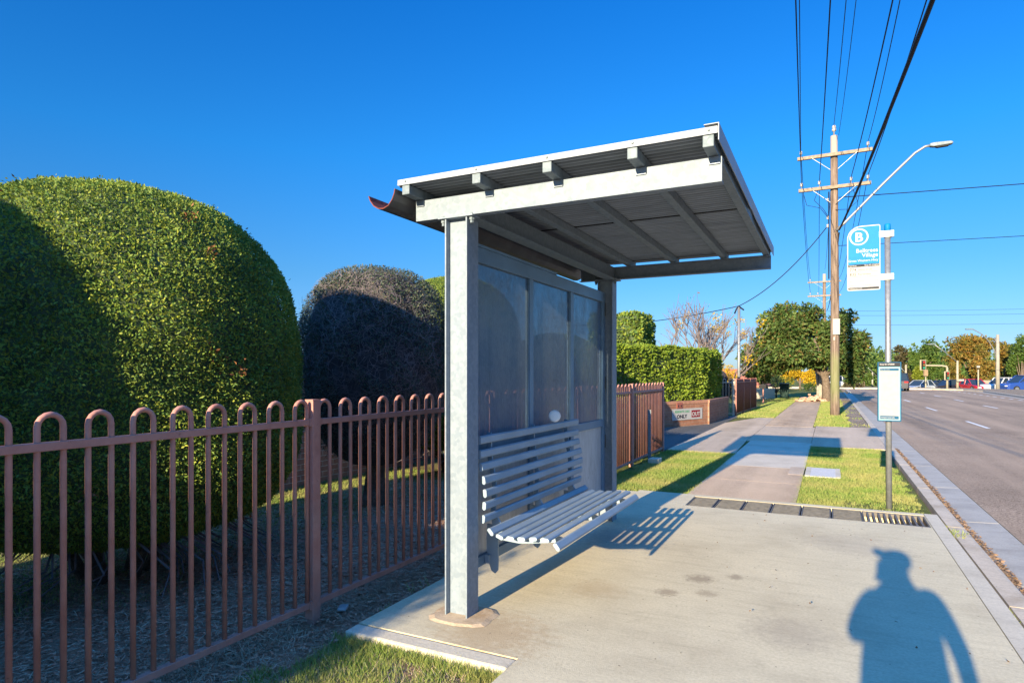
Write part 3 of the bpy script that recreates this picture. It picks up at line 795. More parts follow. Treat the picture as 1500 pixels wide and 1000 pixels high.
# ------------------------------------------------------------------ hoop topped fences
def hoop_fence(name, label, A, Bp, posts, first, zb=-.07, mat=FENCE, pitch=.104, far=False, hoopn=None):
    """A->Bp line; posts and hoops at distances along it"""
    A = Vector((*A, 0)); Bp = Vector((*Bp, 0)); t = (Bp - A).normalized(); L = (Bp - A).length
    T = thing(name, label, 'fence', A)
    def P(d, z): q = A + t * d; return Vector((q.x, q.y, z))
    R = Matrix(((t.y, t.x, 0), (-t.x, t.y, 0), (0, 0, 1)))   # local y along the line
    for d in posts:
        m = M().obox(P(d, .635), (.065, .065, 1.40), R); pst = m.build('post', mat, T, bevel=.003)
        M().obox(P(d, 1.3385), (.067, .067, .007), R).build('cap', mat, pst)
        for z in (.058, 1.20): 
            for sd in (-1, 1):
                q = P(d + sd * .0, z); M().obox(P(d + sd * .040, z), (.052, .014, .05), R).build('rail_bracket', mat, pst)
    for a, b in zip(posts[:-1], posts[1:]):
        for z0, z1 in ((.040, .076), (1.182, 1.218)):
            m = M().obox((P(a + .047, (z0 + z1) / 2) + P(b - .047, (z0 + z1) / 2)) / 2, (.038, b - a - .094, z1 - z0), R); m.build('rail', mat, T, bevel=.003)
        nh = int(round((b - a) / (2 * pitch))) ; st = (b - a) / nh
        for k in range(nh):
            c = a + (k + .5) * st; hw = st / 4
            seg = 3 if far else 8
            pts = [P(c - hw, .06), P(c - hw, 1.28)] + [P(c - hw * math.cos(math.pi * i / seg), 1.28 + hw * 1.05 * math.sin(math.pi * i / seg)) for i in range(1, seg)] + [P(c + hw, 1.28), P(c + hw, .06)]
            M().tube(pts, .0125, 5 if far else 10).build('hoop', mat, T, smooth_=True)
    return T
hoop_fence('hoop_fence', 'salmon pink hoop topped fence running behind the bus shelter', (-2.9, -1.82), (-2.93, 12.36), [.0, 2.4, 4.8, 7.2, 9.6, 12.0, 14.18], 0)
hoop_fence('hoop_fence', 'maroon hoop topped fence beyond the driveway beside the silver pipe', (-3.06, 24.26), (-2.9, 29.6), [0, 1.78, 3.56, 5.34], 0, mat=FENCE_DARK, far=True)
hoop_fence('hoop_fence', 'short fence of bars between brick planter and maroon fence', (-4.6, 24.1), (-3.13, 24.24), [0, 1.47], 0, mat=simple('pale fence paint', (.45, .38, .3), .5), far=True)
# stub post and block beside the fence
t = thing('steel_stake', 'short grey steel stake standing against the fence on the left lawn', 'stake', (-2.80, 10.9, -.03))
M().box(-2.83, -2.822, 10.88, 10.93, -.1, .88).box(-2.822, -2.775, 10.88, 10.888, -.1, .88).build('stake', G_DULL, t)
M().tube([(-2.82, 10.9, .45), (-2.70, 10.86, .43), (-2.72, 10.88, .33), (-2.80, 10.9, .30)], .004, 5).build('wire_loop', G_DULL, t)
tag(M().box(-2.76, -2.58, 10.6, 10.86, -.06, .065).build('concrete_block', PATH, bevel=.01), 'small pale concrete block on the grass at the foot of the stake', 'block')
tag(M().obox((-2.86, 3.2, -.035), (.06, .09, .02), Matrix.Rotation(.5, 3, 'Z')).build('paper_scrap', WHITE, bevel=.008), 'crumpled white scrap lying at the foot of the fence', 'litter')

# ------------------------------------------------------------------ clipped dome hedges
def dome_r(z, R, z0, top, bot, pu=2.6, pl=2.7):
    if z >= z0: q = 1 - ((z - z0) / (top - z0)) ** pu; return R * max(0, q) ** (1 / pu)
    q = 1 - ((z0 - z) / (z0 - bot)) ** pl; return R * max(0, q) ** (1 / pl)
def dome_surface(n, R, z0, top, bot, pu=2.6, pl=2.7, lump=.03, sq=2.0):
    zz = np.linspace(bot, top, 400); rr = np.array([dome_r(z, R, z0, top, bot, pu, pl) for z in zz])
    ds = np.sqrt(np.diff(zz) ** 2 + np.diff(rr) ** 2); wgt = ds * (rr[:-1] + rr[1:]) / 2
    i = rng.choice(399, n, p=wgt / wgt.sum()); f = rng.random(n)
    z = zz[i] + (zz[i + 1] - zz[i]) * f; r = rr[i] + (rr[i + 1] - rr[i]) * f
    th = rng.uniform(0, 2 * np.pi, n)
    e = (np.abs(np.cos(th)) ** sq + np.abs(np.sin(th)) ** sq) ** (-1 / sq)
    lu = 1 + lump * (np.sin(th * 3 + z * 2.1) + .7 * np.sin(th * 7 - z * 4.3) + .5 * np.sin(th * 13 + z * 9))
    P = np.stack([r * e * lu * np.cos(th), r * e * lu * np.sin(th), z], 1)
    dr = (rr[i + 1] - rr[i]); dz = (zz[i + 1] - zz[i])
    Nn = unit(np.stack([dz * np.cos(th), dz * np.sin(th), -dr], 1))
    return P, Nn
def dome_core(R, z0, top, bot, s=.94, pu=2.6, pl=2.7, sq=2.0, nz=28, na=40):
    V, F = [], []
    for j in range(nz + 1):
        z = bot + (top - bot) * (.02 + .96 * j / nz); r = dome_r(z, R, z0, top, bot, pu, pl) * s
        for k in range(na):
            th = 2 * math.pi * k / na; e = (abs(math.cos(th)) ** sq + abs(math.sin(th)) ** sq) ** (-1 / sq)
            V.append((r * e * math.cos(th), r * e * math.sin(th), z - (1 - s) * .4))
    for j in range(nz):
        for k in range(na): F.append((j * na + k, j * na + (k + 1) % na, (j + 1) * na + (k + 1) % na, (j + 1) * na + k))
    return V, F
def make_dome(n):   # foliage, dieback spots, core, stems
    T = thing('dome_hedge', 'x', 'hedge', (0, 0, 0), 'clipped dome hedges in a row')
    P, Nn = dome_surface(n, 1.46, 1.3, 3.12, .30, lump=.013)
    cl = np.sin(P[:, 0] * 9 + 2 * np.sin(P[:, 2] * 7)) * np.sin(P[:, 1] * 8 + P[:, 2] * 6) + .6 * np.sin(P[:, 2] * 17 + P[:, 0] * 11) * np.sin(P[:, 1] * 19)
    P = P + Nn * (.009 * cl)[:, None]
    deep = (rng.random(n) ** 2.0 * .075)[:, None]
    P = P - Nn * deep + Nn * .012
    stray = rng.random(n) < .012
    P[stray] += Nn[stray] * rng.uniform(.005, .04, stray.sum())[:, None]
    # small snipped hollows where the dark inside shows
    v, f = leaf_arrays(P, Nn, .024 * (1 + .6 * (rng.random(n) ** 3)), .0135, 2.2)
    fastmesh('foliage', v, f, LEAF_HEDGE, T)
    q = rng.choice(n, 34); C = P[q]; k = rng.integers(0, 34, 900); Pd = C[k] + rng.normal(size=(900, 3)) * .03; v, f = leaf_arrays(Pd + Nn[q][k] * .02, Nn[q][k], .035, .016, .9); fastmesh('dead_leaves', v, f, LEAF_RUSTY, T)
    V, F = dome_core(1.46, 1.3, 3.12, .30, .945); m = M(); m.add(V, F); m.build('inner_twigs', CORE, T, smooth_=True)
    m = M(); r2 = random.Random(5)
    for k in range(6):
        a = k * 1.05; m.tube([(.12 * math.cos(a), .12 * math.sin(a), -.3), (.3 * math.cos(a), .3 * math.sin(a), .15), (.7 * math.cos(a), .7 * math.sin(a), .5)], [.06, .045, .03], 7)
    m.build('trunk', BARK, T, smooth_=True)
    m = M()
    for k in range(60):
        a = r2.uniform(0, 6.28); r0 = r2.uniform(.3, .9); m.tube([(r0 * math.cos(a), r0 * math.sin(a), .45), ((r0 + .25) * math.cos(a + .2), (r0 + .25) * math.sin(a + .2), .22), ((r0 + .45) * math.cos(a + .1), (r0 + .45) * math.sin(a + .1), .12 + r2.uniform(-.08, .1))], [.012, .008, .003], 4)
    m.build('low_twigs', TWIG, T)
    return T
def copy_tree(o, parent=None):
    c = o.copy(); COL.objects.link(c)
    if parent is not None:
        inv = o.matrix_parent_inverse.copy(); c.parent = parent; c.matrix_parent_inverse = inv
    for ch in list(o.children): copy_tree(ch, c)
    return c
dome = make_dome(250000)
domes = [((-5.3, 3.2, -.12), 1, 0, 'large green dome hedge, half in shadow, left of the dead looking hedge'),
         ((-5.60, 0.0, -.12), (1, 1, 1.07), 1.0, 'dome hedge beside the photographer that shades its large neighbour'),
         ((-5.95, 9.5, -.12), (.86, .86, 1.06), 2.1, 'yellow green dome hedge peeping out behind the dead looking hedge'),
         ((-5.4, 12.8, -.12), .80, 3.3, 'dome hedge seen dimly through the shelter panes'),]
for i, (loc, s, rz, lab) in enumerate(domes):
    o = dome if i == 0 else copy_tree(dome)
    o.location = loc; o.scale = s if isinstance(s, tuple) else (s, s, s); o.rotation_euler = (0, 0, rz); o['label'] = lab
# dead, twiggy hedge on its own trunk
def dry_hedge(x, y):
    T = thing('dead_hedge', 'dark twiggy half dead dome hedge on a thick grey trunk', 'hedge', (x, y, -.12))
    R, z0, top, bot = 1.0, 1.75, 2.98, .5
    V, F = dome_core(R, z0, top, bot, .86, 2.4, 2.2); m = M(); m.add([(a + x, b + y, c - .12) for a, b, c in V], F); m.build('inner_twigs', CORE_DRY, T, smooth_=True)
    n = 5200; P, Nn = dome_surface(n, R, z0, top, bot, 2.6, 2.2, .055)
    tang = unit(np.cross(Nn, rng.normal(size=(n, 3)))); L = rng.uniform(.10, .38, n)[:, None]; wv = rng.uniform(.0015, .004, n)[:, None]
    P = P - Nn * (rng.random(n) ** 1.5 * .14)[:, None]
    side = unit(np.cross(Nn, tang)); pts = []
    for k in range(5):
        u = k / 4
        pts.append(P + tang * L * (u - .5) + side * L * .25 * math.sin(u * 3.0) * rng.choice([-1, 1], n)[:, None] * 1 - Nn * L * L * .55 * (u - .5) ** 2 + Nn * (.04 * u * rng.random(n))[:, None])
    VV = np.stack(sum([[p + side * wv * (1 - .6 * k / 4), p - side * wv * (1 - .6 * k / 4)] for k, p in enumerate(pts)], []), 1).reshape(-1, 3)
    b = np.arange(n)[:, None] * 10
    FF = np.concatenate([b + np.array([2 * k, 2 * k + 1, 2 * k + 3, 2 * k + 2]) for k in range(4)], 0)
    fastmesh('twigs', VV + np.array([x, y, -.12]), FF, TWIG, T)
    n = 60000; P, Nn = dome_surface(n, R, z0, top, bot, 2.6, 2.2, .055)
    k = (vn(P[:, 0] * 1.4, P[:, 2] * 1.4 + P[:, 1], 1.2) > -.55) | (P[:, 2] > 2.6); P, Nn = P[k], Nn[k]; P = P - Nn * (rng.random(len(P)) * .13)[:, None]
    v, f = leaf_arrays(P, Nn, .035, .015, 1.0); fastmesh('foliage', v + np.array([x, y, -.12]), f, LEAF_DRYHEDGE, T)
    m = M(); m.tube([(x, y, -.3), (x + .01, y, -.02), (x, y + .02, .3), (x - .02, y, .8), (x, y, 1.4)], [.21, .15, .115, .11, .12], 12)
    r2 = random.Random(9)
    for q in range(26):
        a = r2.uniform(0, 6.28); m.tube([(x, y, .55 + r2.uniform(0, .3)), (x + .4 * math.cos(a), y + .4 * math.sin(a), .7 + r2.uniform(-.1, .2)), (x + .8 * math.cos(a + .2), y + .8 * math.sin(a + .2), .62 + r2.uniform(-.15, .25))], [.02, .012, .004], 5)
    m.build('trunk', BARK, T, smooth_=True)
dry_hedge(-5.2, 6.4)

# box hedges
def box_hedge(name, lab, foot, z0, z1, leaf, n, lsz, mat, cores=CORE, round_=.12, group=None):
    """foot: convex footprint polygon; leaves over its sides and top"""
    T = thing(name, lab, 'hedge', (foot[0][0], foot[0][1], z0), group)
    c = Vector((sum(p[0] for p in foot) / len(foot), sum(p[1] for p in foot) / len(foot)))
    m = M(); k = len(foot); ins = [(c.x + (x - c.x) * .93, c.y + (y - c.y) * .93) for x, y in foot]
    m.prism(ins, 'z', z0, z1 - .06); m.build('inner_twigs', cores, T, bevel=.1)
    faces = []
    for i in range(k):
        a, b = Vector(foot[i]), Vector(foot[(i + 1) % k]); e = b - a; nn = Vector((e.y, -e.x)).normalized()
        if nn.dot((a + b) / 2 - c) < 0: nn = -nn
        faces.append((a, b, nn, e.length * (z1 - z0)))
    xs = [p[0] for p in foot]; ys_ = [p[1] for p in foot]
    from mathutils.geometry import intersect_point_tri_2d
    area = abs(sum(foot[i][0] * foot[(i + 1) % k][1] - foot[(i + 1) % k][0] * foot[i][1] for i in range(k))) / 2
    tot = area + sum(f_[3] for f_ in faces); P, Nn = [], []
    for a, b, nn, ar in faces:
        q = int(n * ar / tot); u = rng.random(q); v = rng.random(q)
        z = z0 + (z1 - z0) * v; ins_ = np.clip((z - (z1 - round_)) / round_, 0, 1) ** 2 * round_ * .8 + .05 * (np.sin(u * (b - a).length * 5 + z * 3) * np.sin(z * 6) + .6 * np.sin(u * (b - a).length * 11))
        P.append(np.stack([a.x + (b.x - a.x) * u - nn.x * ins_, a.y + (b.y - a.y) * u - nn.y * ins_, z], 1)); Nn.append(np.repeat(np.array([[nn.x, nn.y, .15]]), q, 0))
    q = int(n * area / tot); tri = rng.integers(1, k - 1, q); A = np.array(foot)
    r1 = np.sqrt(rng.random(q)); r2_ = rng.random(q)
    pt = A[0] * (1 - r1)[:, None] + A[tri] * (r1 * (1 - r2_))[:, None] + A[(tri + 1) % k] * (r1 * r2_)[:, None]
    P.append(np.stack([pt[:, 0], pt[:, 1], z1 - .05 + .05 * np.sin(pt[:, 0] * 5) * np.sin(pt[:, 1] * 4)], 1)); Nn.append(np.repeat(np.array([[0, 0, 1.0]]), q, 0))
    P = np.concatenate(P); Nn = np.concatenate(Nn); P = P - Nn * (rng.random(len(P)) ** 2 * .12)[:, None] + Nn * .03
    v, f = leaf_arrays(P, Nn, lsz, lsz * .55, 1.0); fastmesh('foliage', v, f, mat, T)
    return T
box_hedge('box_hedge', 'square clipped hedge added behind the photographer to shade fence and slab', [(-4.9, -6.5), (-2.85, -6.5), (-2.85, -1.7), (-4.9, -1.7)], -.1, 1.96, 0, 9000, .06, LEAF_HEDGE)  # unseen hedge, added to cast shade over the fence foot and slab edge
box_hedge('box_hedge', 'bright green box hedge growing in the brick planter', [(-3.5, 19.85), (-3.42, 23.0), (-5.4, 23.0), (-5.9, 16.0), (-5.25, 15.6)], .55, 2.27, 0, 26000, .10, LEAF_BOX)
box_hedge('tall_hedge', 'tall dark green column hedge with yellow top right of the shelter', [(-7.4, 20.6), (-5.62, 20.6), (-5.62, 22.4), (-7.4, 22.4)], -.1, 3.55, 0, 16000, .12, LEAF_HEDGE, round_=.35)
box_hedge('added_shade_hedge', 'low dark hedge added inside the fence to shade the driveway', [(-4.7, 8.4), (-3.22, 8.4), (-3.22, 12.2), (-4.7, 12.2)], -.1, 1.12, 0, 14000, .06, LEAF_HEDGE)  # made-up hedge, placed to throw shade on the driveway
# brick planter
pl = thing('brick_planter', 'clinker brick planter wall at the driveway corner under the box hedge', 'planter', (-3.45, 19.8, 0))
def wall_between(a, b, th, z0, z1, mat, name, parent, cap=None):
    a, b = Vector((*a, 0)), Vector((*b, 0)); d = b - a; L = d.length
    ang = math.atan2(d.y, d.x)
    m = M().box(0, L, -th / 2, th / 2, z0, z1)
    o = m.build(name, mat); o.location = a; o.rotation_euler = (0, 0, ang)
    if parent: o.parent = parent; o.location = a - parent.location
    if cap:
        m = M().box(-.0, L + .01, -th / 2 - .012, th / 2 + .012, z1 + .002, z1 + .09); c = m.build('capping', cap, None, bevel=.006); c.location = a; c.rotation_euler = (0, 0, ang)
        if parent: c.parent = parent; c.location = a - parent.location
    return o
BRICK_X = bricks('clinker bricks along', (.27, .12, .075), (.36, .18, .11), (.30, .22, .16), 'xz')
wall_between((-5.45, 15.1), (-3.40, 19.75), .22, -.15, .63, BRICK_X, 'front_wall', pl, BRICK_CAP)
wall_between((-3.36, 19.72), (-3.27, 23.1), .22, -.15, .632, BRICK_X, 'side_wall', pl, BRICK_CAP)
# sign on the planter
def text(body, size, m, parent, loc, rot, name='lettering', align='LEFT', bold=0.0, sx=1.0, depth=.0006):
    c = bpy.data.curves.new('t', 'FONT'); c.body = body; c.size = size; c.align_x = align; c.align_y = 'BOTTOM_BASELINE'; c.offset = bold; c.extrude = depth; c.resolution_u = 3
    tmp = bpy.data.objects.new('t', c); COL.objects.link(tmp)
    dg = bpy.context.evaluated_depsgraph_get(); dg.update()
    me = bpy.data.meshes.new_from_object(tmp.evaluated_get(dg)); bpy.data.objects.remove(tmp); bpy.data.curves.remove(c)
    me.materials.clear(); me.materials.append(m)
    mw = Matrix.Translation(loc) @ rot.to_4x4() @ Matrix.Diagonal((sx, 1, 1, 1)); me.transform(mw)
    o = bpy.data.objects.new(name, me); COL.objects.link(o)
    if parent: setp(o, parent)
    return o
pa, pb = Vector((-5.45, 15.1, 0)), Vector((-3.40, 19.75, 0)); pd = (pb - pa).normalized(); pn = Vector((pd.y, -pd.x, 0))
RS = Matrix((pd, Vector((0, 0, 1)), pn)).transposed()      # text x along the wall, y up, z out
sg = thing('residents_sign', 'white sign reading RESIDENTS CARS ONLY OUT on the brick planter', 'sign', pb)
def onwall(d, z, out): return pb - pd * d + pn * (.11 + out) + Vector((0, 0, z))
# visible span of the sign along the wall
d0, d1 = 1.78, .30
zb_, zt_ = .175, .50
m = M(); m.obox(onwall((d0 + d1) / 2, (zb_ + zt_) / 2, .012), (d0 - d1, zt_ - zb_, .014), RS); m.build('board', WHITE, sg, bevel=.003)
L = d0 - d1
m = M(); m.obox(onwall(d1 + L * .225, (zb_ + zt_) / 2, .021), (L * .29, .21, .003), RS); m.build('red_panel', CRIMSON, sg, bevel=.001)
text('OUT', .165, WHITE, sg, onwall(d1 + L * .225, zb_ + .10, .024), RS, align='CENTER', bold=.006, sx=1.15)
text('RESIDENTS CARS', .088, GREENINK, sg, onwall(d1 + L * .68, zb_ + .215, .021), RS, align='CENTER', bold=.002, sx=1.05)
text('ONLY', .145, INK, sg, onwall(d1 + L * .69, zb_ + .055, .021), RS, align='CENTER', bold=.006, sx=1.25)
m = M(); m.obox(onwall(1.42, .60, .012), (.26, .16, .02), RS); o = m.build('power_outlet', FENCE_DARK); tag(o, 'small maroon box with two dark holes above the residents sign', 'outlet box')
m = M()
for dd in (1.36, 1.48): m.obox(onwall(dd, .585, .0235), (.045, .06, .004), RS)
m.build('socket', DARKHOLE, o)

# yard wall, pots and pillar
yw = thing('brick_wall', 'red brick yard wall seen through the fence behind the hedges', 'wall', (-7.4, 5, -.26))
M().box(-7.62, -7.4, 4.0, 11.2, -.4, 1.75).build('wall', BRICK_YARD, yw)
M().box(-7.64, -7.38, 4.0, 11.22, 1.752, 1.84).build('capping', BRICK_CAP, yw)
M().tube([(-7.36, 11.1, -.25), (-7.36, 11.1, 1.7)], .045, 10).build('downpipe', CREAMPOLE, yw, smooth_=True)
pr = thing('brick_pillar', 'low brick pillar behind the pot at the far left', 'pillar', (-7.9, 4.1, -.26))
M().box(-8.1, -7.82, 3.75, 4.03, -.4, .35).build('pillar', BRICK_X, pr); M().box(-8.12, -7.80, 3.73, 4.05, .352, .42).build('cap', BRICK_CAP, pr)
pt_ = thing('plant_pot', 'grey and white glazed pot with a small plant at far left', 'plant pot', (-7.65, 3.5, -.26))
m = M().lathe([(.11, -.26), (.145, -.2), (.165, -.05), (.17, .10), (.15, .10), (.14, .04)], (-7.65, 3.5, 0), 20); m.build('pot', simple('two tone glaze', (.34, .36, .40), .35, 0, .2, 4), pt_, smooth_=True)
v, f = ball_leaves([(-7.65, 3.5, .2)], [.16], 140, .12, .035, .2); fastmesh('plant', v, f, LEAF_GREEN, pt_)
p2 = thing('plant_pot', 'small white pot beside the brick pillar', 'plant pot', (-7.7, 4.2, -.26))
M().lathe([(.08, -.26), (.11, -.1), (.115, .05), (.10, .05)], (-7.62, 3.86, 0), 16).build('pot', TRIM, p2, smooth_=True)
bn = thing('green_bin', 'small green bin beyond the brick yard wall', 'bin', (-7.0, 12.2, -.26))
M().prism([(-7.2, -.26), (-6.8, -.26), (-6.75, .5), (-7.25, .5)], 'y', 12.0, 12.4).build('body', flat('green plastic', (.02, .10, .06), .5), bn, bevel=.02); M().box(-7.27, -6.73, 11.98, 12.42, .502, .55).build('lid', BLACKP, bn, bevel=.01)

# ------------------------------------------------------------------ bus stop sign pole
K = thing('bus_stop_sign', 'blue and white bus stop sign and timetable on a steel pole', 'bus stop sign', (.585, 8.23, 0))
m = M().tube([(.60, 8.23, -.1), (.583, 8.23, 3.12)], .030, 20); m.build('pole', G_POLE, K, smooth_=True)
M().lathe([(.032, 3.07), (.033, 3.175), (.028, 3.19), (.001, 3.192)], (.583, 8.23, 0), 20).build('pole_cap', CYAN, K, smooth_=True)
def rrect(x0, x1, z0, z1, rs):
    P = []
    for (cx, cz, a0, r) in ((x0 + rs[0], z0 + rs[0], 180, rs[0]), (x1 - rs[1], z0 + rs[1], 270, rs[1]), (x1 - rs[2], z1 - rs[2], 0, rs[2]), (x0 + rs[3], z1 - rs[3], 90, rs[3])):
        for k in range(9): a = math.radians(a0 + 90 * k / 8); P.append((cx + r * math.cos(a), cz + r * math.sin(a)))
    return P
sx0, sx1, sz0, sz1 = .182, .512, 2.455, 3.19
SY = 8.20
pk = M().prism(rrect(sx0, sx1, sz0, sz1, (.02, .02, .02, .14)), 'y', SY, SY + .006).build('sign_plate', WHITE, K)
M().prism(rrect(sx0 + .010, sx1 - .008, 2.752, sz1 - .012, (.002, .002, .014, .130)), 'y', SY - .0025, SY - .0004).build('blue_field', CYAN, pk)
# white ring and letter
m = M(); cx, cz = sx0 + .118, sz1 - .125; n = 40
V = []
for y in (SY - .0045, SY - .0027):
    for r in (.096, .080):
        for k in range(n): a = 2 * math.pi * k / n; V.append((cx + r * math.cos(a), y, cz + r * math.sin(a)))
F = []
for k in range(n):
    q = (k + 1) % n; F += [(k, q, n + q, n + k), (2 * n + k, 3 * n + k, 3 * n + q, 2 * n + q), (k, 2 * n + k, 2 * n + q, q), (n + k, n + q, 3 * n + q, 3 * n + k)]
m.add(V, F); m.build('ring', WHITE, pk)
RX = Matrix(((1, 0, 0), (0, 0, -1), (0, 1, 0)))    # text facing -y, upright
text('B', .145, WHITE, pk, Vector((cx, SY - .0035, cz - .052)), RX, align='CENTER', bold=.004)
text('Belltrees', .063, WHITE, pk, Vector((sx1 - .022, SY - .0035, 2.885)), RX, align='RIGHT', bold=.0007, sx=.98)
text('Village', .063, WHITE, pk, Vector((sx1 - .022, SY - .0035, 2.832)), RX, align='RIGHT', bold=.0007, sx=.98)
text('Great Western Hwy', .037, WHITE, pk, Vector((sx1 - .022, SY - .0035, 2.782)), RX, align='RIGHT', bold=.0004, sx=.95)
M().box(sx0 + .011, sx1 - .009, SY - .0022, SY - .0003, 2.724, 2.7515).build('grey_band', SLATE, pk)
text('Services', .022, WHITE, pk, Vector((sx0 + .022, SY - .003, 2.731)), RX, bold=.0004)
text('Stop ID 276058', .022, WHITE, pk, Vector((sx1 - .016, SY - .003, 2.731)), RX, align='RIGHT', bold=.0004)
text('774', .046, GREYINK, pk, Vector((sx0 + .024, SY - .001, 2.678)), RX); text('Mount Druitt', .026, GREYINK, pk, Vector((sx0 + .108, SY - .001, 2.683)), RX)
text('835', .046, GREYINK, pk, Vector((sx0 + .024, SY - .001, 2.625)), RX); text('Prairiewood', .026, GREYINK, pk, Vector((sx0 + .108, SY - .001, 2.631)), RX)
m = M()
for z in (2.668, 2.613, 2.562, 2.512): m.box(sx0 + .02, sx1 - .02, SY - .0012, SY - .0002, z, z + .002)
m.build('rules', GREYINK, pk)
M().prism(rrect(sx0 + .012, sx1 - .012, 2.467, 2.490, (.008,) * 4), 'y', SY - .0022, SY - .0003).build('foot_band', SLATE, pk)
text('transportnsw.info', .018, WHITE, pk, Vector((sx0 + .022, SY - .003, 2.473)), RX, bold=.0003)
for z in (3.04, 2.56):
    b = M().box(sx1 - .012, .642, SY - .008, SY - .001, z, z + .068).box(.55, .63, 8.264, 8.27, z, z + .068).box(.636, .642, SY - .001, 8.27, z, z + .068).build('clamp', G_POLE, K)
    M().lathe([(.006, 0), (.006, .004)], (sx1 + .016, SY - .0085, z + .034), 8, Matrix.Rotation(math.radians(90), 3, 'X')).build('bolt', flat('rusty bolt', (.3, .12, .06), .6), b)
tx0, tx1, tz0, tz1, TY = .482, .712, .975, 1.637, 8.165
cs = M().box(tx0, tx1, TY, TY + .03, tz0, tz1).build('timetable_case', TEALBLUE, K, bevel=.004)
M().box(tx0 + .012, tx1 - .012, TY - .002, TY - .0004, tz0 + .012, tz1 - .055).build('trim', CYANTRIM, cs)
M().box(tx0 + .024, tx1 - .024, TY - .0045, TY - .0024, tz0 + .022, tz1 - .064).build('paper', PAPER, cs)
M().box(tx0 + .012, tx1 - .012, TY - .002, TY - .0003, tz1 - .052, tz1 - .008).build('header', SLATE, cs)
text('Stop ID 276058', .022, WHITE, cs, Vector((tx0 + .022, TY - .003, tz1 - .033)), RX, bold=.0006)
M().box(tx0 + .026, tx1 - .026, TY - .0062, TY - .0047, tz1 - .098, tz1 - .070).build('blue_strip', TEALBLUE, cs)
text('Bus timetable', .016, WHITE, cs, Vector((tx0 + .032, TY - .007, tz1 - .089)), RX)
m = M().box(tx0 + .026, tx1 - .026, TY - .0058, TY - .0047, tz1 - .152, tz1 - .149).box(tx1 - .047, tx1 - .03, TY - .0058, TY - .0047, tz1 - .135, tz1 - .115)
r2 = random.Random(4)
for k in range(26):
    z = tz1 - .165 - k * .0145
    if r2.random() < .6: m.box(tx0 + .03, tx0 + .03 + r2.uniform(.03, .16), TY - .0052, TY - .0047, z, z + .0016)
m.build('print', simple('faint print', (.20, .20, .20), .5), cs)
M().box(tx0 + .026, tx1 - .026, TY - .0062, TY - .0047, tz0 + .026, tz0 + .062).build('foot_strip', TEALBLUE, cs)
text('transportnsw.info', .019, WHITE, cs, Vector((tx0 + .03, TY - .007, tz0 + .038)), RX, bold=.0004)
M().box(.55, .65, TY + .031, 8.262, 1.5, 1.53).box(.55, .65, TY + .031, 8.262, 1.1, 1.13).build('case_bracket', G_DULL, K)

# ------------------------------------------------------------------ power poles and wires
def crossarm(T, c, half, z, pins, braces=True):
    m = M().box(c.x - half, c.x + half, c.y - .24, c.y - .13, z - .06, z + .06); a = m.build('crossarm', ARMWOOD, T, bevel=.01)
    for dx in pins:
        q = M().lathe([(.012, .06), (.012, .16), (.05, .165), (.055, .20), (.03, .215), (.05, .235), (.045, .27), (.02, .29)], (c.x + dx, c.y - .185, z), 10); q.build('insulator', INSUL, a, smooth_=True)
    if braces:
        m = M()
        for s in (-1, 1): m.bar((c.x + s * .62 * half, c.y - .245, z - .03), (c.x + s * .12, c.y - .2, z - .55), .04, .012)
        m.build('brace', G_POLE, T)
    return a
UP = thing('power_pole', 'weathered timber power pole with two crossarms beside the footpath', 'power pole', (.18, 26.0, 0))
m = M(); m.tube([(.18, 26, -.3), (.18, 26, .6), (.178, 26, 4), (.16, 26, 7.5), (.15, 26, 10.25)], [.165, .158, .145, .13, .12], 18); m.build('pole', POLEWOOD, UP, smooth_=True)
pc = Vector((.15, 26, 0))
crossarm(UP, pc, 1.22, 9.52, (-1.1, 1.08)); crossarm(UP, pc, 1.18, 8.33, (-1.08, -.48, .55, 1.08))
M().lathe([(.02, 10.24), (.02, 10.42), (.07, 10.43), (.075, 10.5), (.04, 10.52), (.07, 10.55), (.06, 10.62), (.02, 10.65)], (.15, 26, 0), 12).build('insulator', INSUL, UP, smooth_=True)
for z in (6.95, 7.25, 7.9): M().lathe([(.02, -.06), (.045, -.05), (.03, 0), (.045, .05), (.02, .06)], (-.06, 25.9, z), 10).build('spool', INSUL, UP, smooth_=True)
lp = M(); lp.tube([(.22, 25.85, 6.75), (.5, 25.85, 7.0), (1.7, 25.85, 8.25), (2.65, 25.85, 9.18), (2.95, 25.85, 9.36), (3.15, 25.85, 9.37)], .045, 10); la = lp.build('lamp_arm', G_POLE, UP, smooth_=True)
m = M(); prof = [(3.08, 9.33), (3.2, 9.30), (3.72, 9.32), (3.76, 9.36), (3.7, 9.42), (3.2, 9.44), (3.08, 9.42)]; m.prism(prof, 'y', 25.75, 25.95); hd = m.build('lamp_head', G_DULL, la, bevel=.02)
M().prism([(3.22, 9.298), (3.68, 9.318), (3.6, 9.27), (3.3, 9.26)], 'y', 25.78, 25.92).build('lens', BLACKP, la, bevel=.01)
m = M().box(.11, .34, 25.80, 25.83, 2.95, 3.52); m.build('number_plate', PAPER, UP)
M().box(.13, .18, 25.81, 25.83, 2.74, 2.86).build('tag', PAPER, UP)
m = M(); m.tube([(-.02, 25.9, 5.0), (-.02, 25.9, 8.2)], .025, 6); m.build('cable_riser', WIRE, UP)
